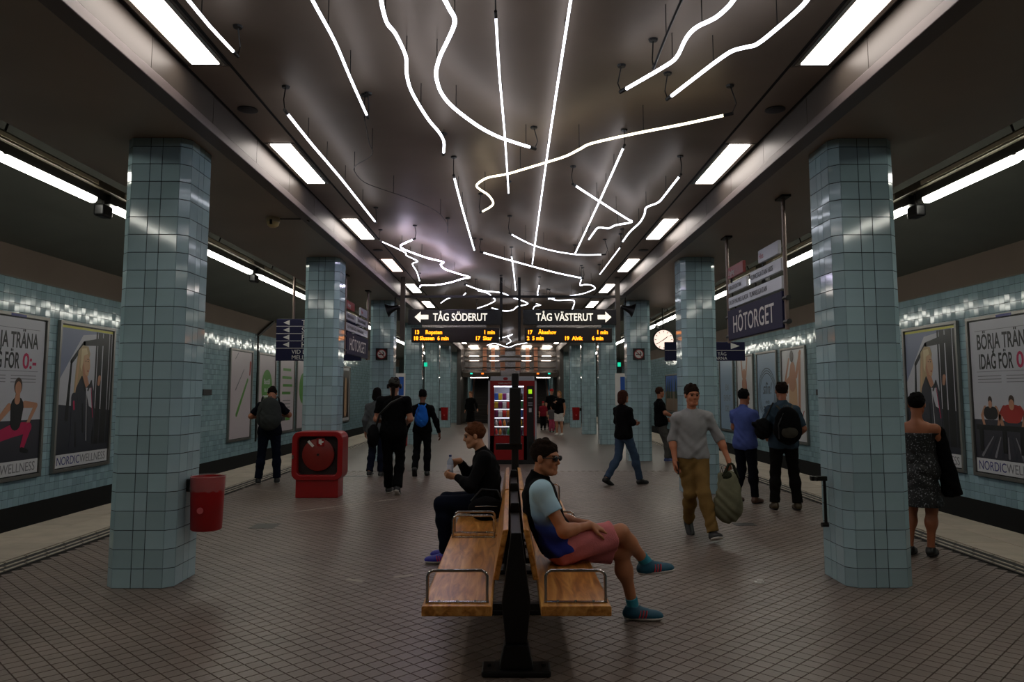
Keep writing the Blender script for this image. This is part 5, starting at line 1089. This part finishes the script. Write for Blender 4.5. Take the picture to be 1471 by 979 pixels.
# 3. man in grey shirt walking toward the camera
LO = (2.07, 8.66, 0); q3 = .985
Jm = dict(P=(.02, .0, .945), W=(.01, .0, 1.08), C=(.005, .0, 1.25), N=(.0, -.01, 1.42), HD=(-.0, .03, 1.592), SR=(.166, -.01, 1.335), SL=(-.17, .01, 1.34), ER=(.225, -.02, 1.10), EL=(-.30, .03, 1.105), WR=(.225, .09, .865), WL=(-.365, .13, .875),
          HR=(.105, 0, .92), HL=(-.075, .02, .92), KR=(.055, .06, .50), KL=(-.07, .18, .51), AR=(-.005, -.30, .15), AL=(-.135, .28, .11))
human('man in grey long-sleeved shirt and khaki trousers walking forward with an olive bag', LO, PI, 1.73, Jm, face=(-.12, .98, -.05), skin='#b5714f', h=.0065,
    top=(C_GREYT, 1.12, .05), bottom=('trousers', C_KHAKI, .016), shoe=(SH_BLK, SO_W), hair=('short', '#1f120b'),
    hands={'R': dict(d=(.05, .15, -1), n=(-.9, .3, 0), curl=(.5, .7, .85, .9)), 'L': dict(d=(-.1, .1, -1), n=(.9, .1, 0), curl=(1.1, 1.15, 1.15, 1.1))}, foot={'R': ((.0, .75, -.62), (0, .62, .75)), 'L': ((-.1, .95, .28), (0, -.28, .95))}, extra=dict(eyes=True))
e = empty('tote_bag', (2.42, 8.45, .2), 0, 'olive canvas tote bag held by the man in the grey shirt', 'bag')
M_OL = CL('olive', '#6c6b56')
Field().ell((-.03, 0, .17), (.165, .1, .17), None, .06).ell((-.01, 0, .33), (.12, .085, .16), None, .1).ell((.01, 0, .47), (.07, .05, .1), None, .08).build('bag_body', .009, M_OL, e, .007)
MB().tube([(-.07, -.03, .5), (-.01, 0, .63), (.02, 0, .645), (.05, 0, .62), (.09, -.02, .49)], .012, 8).build('handle', CL('olivedark', '#26281c'), e, smooth=True); MB().tube([(-.07, .03, .5), (-.0, .02, .64), (.04, .02, .64), (.09, .03, .49)], .012, 8).build('handle', MATS['cloth_olivedark'], e, smooth=True)
Field().ell((-.02, -.01, .5), (.06, .05, .06), None, .03).build('bag_opening', .008, MATS['cloth_olivedark'], e, .004)
e = empty('phone', (1.865, 8.515, .79), 0, 'dark phone in the right hand of the man in the grey shirt', 'phone'); o = B(-.006, .006, -.036, .036, -.07, .07).build('case', M_BLK, e, bevel=.003); B(.0055, .0068, -.032, .032, -.065, .065).build('screen', M_SB, e)

# 4. man with cap and black T-shirt, walking away
Jm = dict(SR=(.205, -.01, 1.49), SL=(-.205, -.01, 1.49), ER=(.275, -.04, 1.2), EL=(-.275, -.04, 1.2), WR=(.2, .2, 1.14), WL=(-.2, .2, 1.14), KR=(.1, .1, .54), AR=(.09, -.12, .12), KL=(-.1, .08, .54), AL=(-.09, .18, .09))
e, Jq, Rh, hp, Rc = human('man in dark cap, headphones and black T-shirt walking away, seen from behind', (-1.89, 12.35, 0), 0, 1.86, Jm, skin='#a06a50', h=.009, top=(C_BLACK, .7, .2), bottom=('trousers', CL('blacktrouser', '#050506'), .03), shoe=(SH_BLK, SO_W), hair=('short', '#1a120e'), foot={'R': ((0, .85, -.5), (0, .5, .85))}, build=1.13)
F = Field().ell(hp(0, -.02, .045), (.095, .112, .093), Rh, .01).cone(hp(-.03, .11, .03), hp(.03, .11, .03), .02, .02, .03); F.build('cap', .008, mat('cap_grey', '#2b2c26', .9), e, 0, [(hp(0, 0, .01), -Rh[2])])
for t in (-1, 1): Field().ell(hp(t*.098, -.01, -.01), (.02, .035, .042), Rh, .01).build('headphone', .006, M_BLK, e)
Field().cone(hp(0, -.1, -.04), hp(0, -.12, -.2), .035, .025, .03).build('ponytail', .008, MATS['hair1a120e'], e)
e = empty('shoulder_bag', (-2.2, 12.25, .78), 0, 'black shoulder bag at the left hip of the man in the cap', 'bag'); Field().ell((0, 0, .15), (.1, .13, .19), None, .03).build('bag_body', .009, C_BLACK2, e, .005); MB().tube([(.05, -.05, .3), (.12, -.13, .5), (.3, -.16, .68), (.48, -.1, .77)], .018, 8).build('strap', M_BLK, e, smooth=True)
# 5. person in grey hoodie hidden behind him
human('person with dark hair in grey jacket and jeans, partly behind the man in the cap', (-2.62, 14.95, 0), -.1, 1.72, dict(KL=(-.1, .08, .48), AL=(-.1, -.1, .1)), skin='#a06a50', h=.012, top=(CL('greyhood', '#4b4e50'), 1.95, .1, 1), bottom=('trousers', C_NAVYJ, .02), shoe=(SH_BLK, SO_W), hair=('bob', '#0f0c0b'))
# 6. man in black with small blue backpack
Jm = dict(ER=(.27, -.03, 1.07), EL=(-.27, -.03, 1.07), WR=(.33, .02, .83), WL=(-.33, .02, .83), KL=(-.11, .04, .47), AL=(-.12, -.2, .15), KR=(.1, .03, .48))
human('man all in black with small blue backpack walking away', (-1.74, 15.1, 0), 0, 1.68, Jm, skin='#6e4534', h=.011, top=(C_BLACK, 1.96, .06), bottom=('trousers', C_BLACK2, .016), shoe=(SH_BLK, SO_B), hair=('short', '#090808'), foot={'L': ((0, .7, -.7), (0, .7, .7))})
backpack('small bright blue backpack on the man in black', (-1.74, 14.985, .99), 0, .23, .38, .12, CL('bluepack', '#1c57a8'), CL('bluepack2', '#2f7fd0'))
# 7. man with grey backpack by the left platform edge
Jm = dict(HD=(.02, .09, 1.60), N=(0, .0, 1.46), ER=(.33, .03, 1.22), EL=(-.33, .0, 1.2), WR=(.12, .28, 1.22), WL=(-.1, .28, 1.2), KR=(.13, .02, .5), KL=(-.13, .02, .5), AR=(.15, -.02, .085), AL=(-.17, -.02, .085))
human('man in navy T-shirt with large grey backpack standing at the left platform edge, head bowed', (-4.35, 13.8, 0), .25, 1.77, Jm, face=(0, .75, -.66), skin='#a5694d', h=.009, top=(CL('navytee', '#0a0e19'), .8, .1), bottom=('trousers', C_NAVYJ, .02), shoe=(SH_BLK, SO_W), hair=('short', '#1c1512'), build=1.08)
backpack('large dark grey backpack on the man at the left platform edge', (-4.32, 13.67, 1.0), .25, .4, .52, .19, CL('greypack', '#3a3d3c'))
# 8. woman in black sweater and jeans
Jm = dict(ER=(.22, .02, 1.1), EL=(-.22, .04, 1.1), WR=(.02, .2, 1.12), WL=(-.02, .22, 1.08), KR=(.11, .16, .5), AR=(.1, .28, .085), KL=(-.08, -.06, .48), AL=(-.09, -.33, .12))
human('woman with brown bob in black sweater and blue jeans standing near the third right column', (2.02, 13.6, 0), -1.0, 1.67, Jm, skin='#b0785c', h=.009, top=(C_BLACK, 1.97, .1), bottom=('trousers', CL('bluejean', '#37475c'), .014), shoe=(SH_BLK, SO_B), hair=('bob', '#3b2219'), foot={'L': ((0, .9, -.4), (0, .4, .9))}, bust=1)
# 9. man leaning on the third right column
Jm = dict(P=(0, .05, .95), N=(0, -.0, 1.46), ER=(.25, .04, 1.15), WR=(.2, .28, 1.06), EL=(-.25, 0, 1.14), WL=(-.15, .2, 1.0), KR=(.1, .14, .5), KL=(-.1, .16, .5), AR=(.1, .12, .085), AL=(-.12, .32, .085))
human('man in black T-shirt and grey trousers leaning back on the third right column', (3.56, 18.1, 0), -PI/2+.15, 1.74, Jm, skin='#a5694d', h=.011, top=(C_BLACK, .8, .12), bottom=('trousers', CL('greytr', '#4c4b48'), .018), shoe=(mat('shoe_denim', '#31406a', .6), SO_W), hair=('short', '#3a241a'))
# 10. woman in blue shirt
Jm = dict(ER=(.24, .0, 1.1), WR=(.1, .22, 1.0), EL=(-.22, .06, 1.1), WL=(-.05, .26, 1.08), KR=(.1, .03, .48), KL=(-.1, .05, .48), AR=(.13, .02, .085), AL=(-.14, -.06, .085))
human('woman with short black hair in blue short-sleeved shirt and dark trousers, seen from behind', (3.5, 11.38, 0), -.85, 1.67, Jm, skin='#9c6248', h=.009, top=(CL('blueshirt', '#46548c'), .6, .12, 1), bottom=('trousers', CL('darktr', '#090b13'), .008), shoe=(SH_BR, SO_B), hair=('bobshort', '#0c0a0a') if False else ('short', '#0c0a0a'), bust=1)
e = empty('cloth_bag', (3.2, 11.6, 0), .2, 'narrow olive cloth bag standing on the floor behind the woman in blue shirt', 'bag'); Field().cone((0, 0, .08), (0, 0, .38), .07, .06, .03).build('bag_body', .01, M_OL, e, .005, [((0, 0, .005), (0, 0, -1)), ((0, 0, .42), (0, 0, 1))]); MB().tube([(-.03, 0, .4), (0, 0, .5), (.03, 0, .4)], .007, 6).build('handle', MATS['cloth_olivedark'], e)
# 11. man with black backpack, right
Jm = dict(ER=(.27, -.02, 1.12), EL=(-.27, -.02, 1.12), WR=(.2, .16, .98), WL=(-.2, .18, 1.0), KR=(.13, .02, .5), KL=(-.12, .02, .5), AR=(.16, -.02, .085), AL=(-.15, -.02, .085))
human('man in blue-grey shirt with black and grey backpack standing by the right platform edge', (3.85, 10.75, 0), -.12, 1.76, Jm, skin='#9c6248', h=.009, top=(CL('bluegrey', '#33424f'), .9, .1, 1), bottom=('trousers', CL('darktr2', '#0b0a08'), .022), shoe=(mat('shoe_olive', '#3c2f17', .6), SO_B), hair=('short', '#1c120c'), build=1.05)
backpack('black backpack with grey side pouch on the man in blue-grey shirt', (3.84, 10.6, .95), -.12, .34, .46, .18, C_BLACK, CL('greypouch', '#3d3a33'))
e = empty('shoulder_bag', (3.55, 10.7, .98), 0, 'black bag slung left of the man in blue-grey shirt', 'bag'); Field().ell((0, 0, .14), (.12, .1, .15), None, .03).ell((-.08, 0, .2), (.08, .06, .05), None, .03).build('bag_body', .009, C_BLACK2, e, .006); MB().tube([(.03, 0, .27), (.1, -.02, .42), (.16, .02, .5)], .012, 6).build('strap', M_BLK, e)
# 12. woman in black dress behind nearest right column
M_SP = mat('sparkle_dress', '#09090b', .6)
_n = M_SP.node_tree; _t = _n.nodes.new('ShaderNodeTexNoise'); _t.inputs['Scale'].default_value = 70; _c = _n.nodes.new('ShaderNodeTexCoord'); _n.links.new(_c.outputs['Object'], _t.inputs['Vector'])
_r = _n.nodes.new('ShaderNodeValToRGB'); _r.color_ramp.elements[0].position = .6; _r.color_ramp.elements[0].color = rgb('#09090b'); _r.color_ramp.elements[1].position = .68; _r.color_ramp.elements[1].color = rgb('#8a8a90'); _n.links.new(_t.outputs[0], _r.inputs[0]); _n.links.new(_r.outputs[0], _n.nodes['Principled BSDF'].inputs['Base Color'])
Jm = dict(ER=(.22, .06, 1.02), EL=(-.22, .06, 1.02), WR=(.08, .26, .98), WL=(-.08, .26, .98), AR=(.06, .02, .085), AL=(-.12, -.04, .085), KR=(.08, .04, .46), KL=(-.1, .04, .46))
human('woman in glittering black knee-length dress half hidden by the nearest right column', (4.12, 7.7, 0), -.7, 1.61, Jm, skin='#9a5c3d', h=.008, top=(M_SP, .0001, .14, 0, 'bodice', .13), bottom=('skirt', M_SP, .50), shoe=(SH_BLK, SO_B), hair=('short', '#0c0a0a'), bust=1)
e = empty('scarf', (4.36, 7.62, .52), 0, 'long black shawl hanging at the side of the woman in the glittering dress', 'scarf'); Field().cone((-.09, 0, .72), (.03, 0, .12), .07, .09, .06).build('cloth', .012, C_BLACK, e, .006, [((0, 0, .08), (.2, 0, -1))])
# far people
human('distant woman in long black coat by the left escalator', (-1.75, 33.5, 0), PI*.9, 1.68, dict(EL=(-.28, .02, 1.12), WL=(-.36, .1, .9)), h=.02, top=(C_BLACK, 1.9, .1), bottom=('skirt', C_BLACK, .35), shoe=(SH_BLK, SO_B), hair=('short', '#6a4a36'), extra=dict(eyes=False))
human('distant child in red cap and dark red shirt by the right escalator', (1.45, 33.5, 0), PI, 1.25, None, h=.02, top=(CL('darkred', '#7a1f2a'), .9, .1), bottom=('trousers', C_BLACK2), shoe=(SH_BLK, SO_B), hair=('cap', '#8a1c24'), extra=dict(eyes=False))
human('distant man in red cap and black clothes by the right escalator', (1.85, 34.0, 0), PI, 1.8, None, h=.02, top=(C_BLACK, .9, .1), bottom=('trousers', C_BLACK2), shoe=(SH_BLK, SO_B), hair=('cap', '#a01c24'), extra=dict(eyes=False), build=1.1)
human('distant blonde woman in white shorts with black bag, right of the vending machine', (1.88, 29.2, 0), PI*.85, 1.7, dict(ER=(.26, .05, 1.12), WR=(.1, .2, 1.25)), h=.014, top=(C_BLACK, .3, .12), bottom=('shorts', CL('whiteshorts', '#d8d4cf')), shoe=(mat('shoe_white', '#c9c4bd', .5), SO_W), hair=('long', '#8a6238'), extra=dict(eyes=False), bust=1)
e = empty('handbag', (1.68, 29.1, 1.0), 0, 'black handbag at the side of the distant blonde woman', 'bag'); Field().ell((0, 0, .12), (.12, .08, .15), None, .03).build('bag_body', .015, C_BLACK, e); MB().tube([(0, 0, .25), (.08, 0, .42)], .012, 6).build('strap', M_BLK, e)
human('distant child in pink trousers beside the blonde woman, right of the vending machine', (1.72, 31.5, 0), PI, 1.1, None, h=.02, top=(CL('greykid', '#5a5556'), .9, .1), bottom=('trousers', CL('pinktr', '#b04a62')), shoe=(SH_BLK, SO_W), hair=('long', '#5a3b28'), extra=dict(eyes=False))
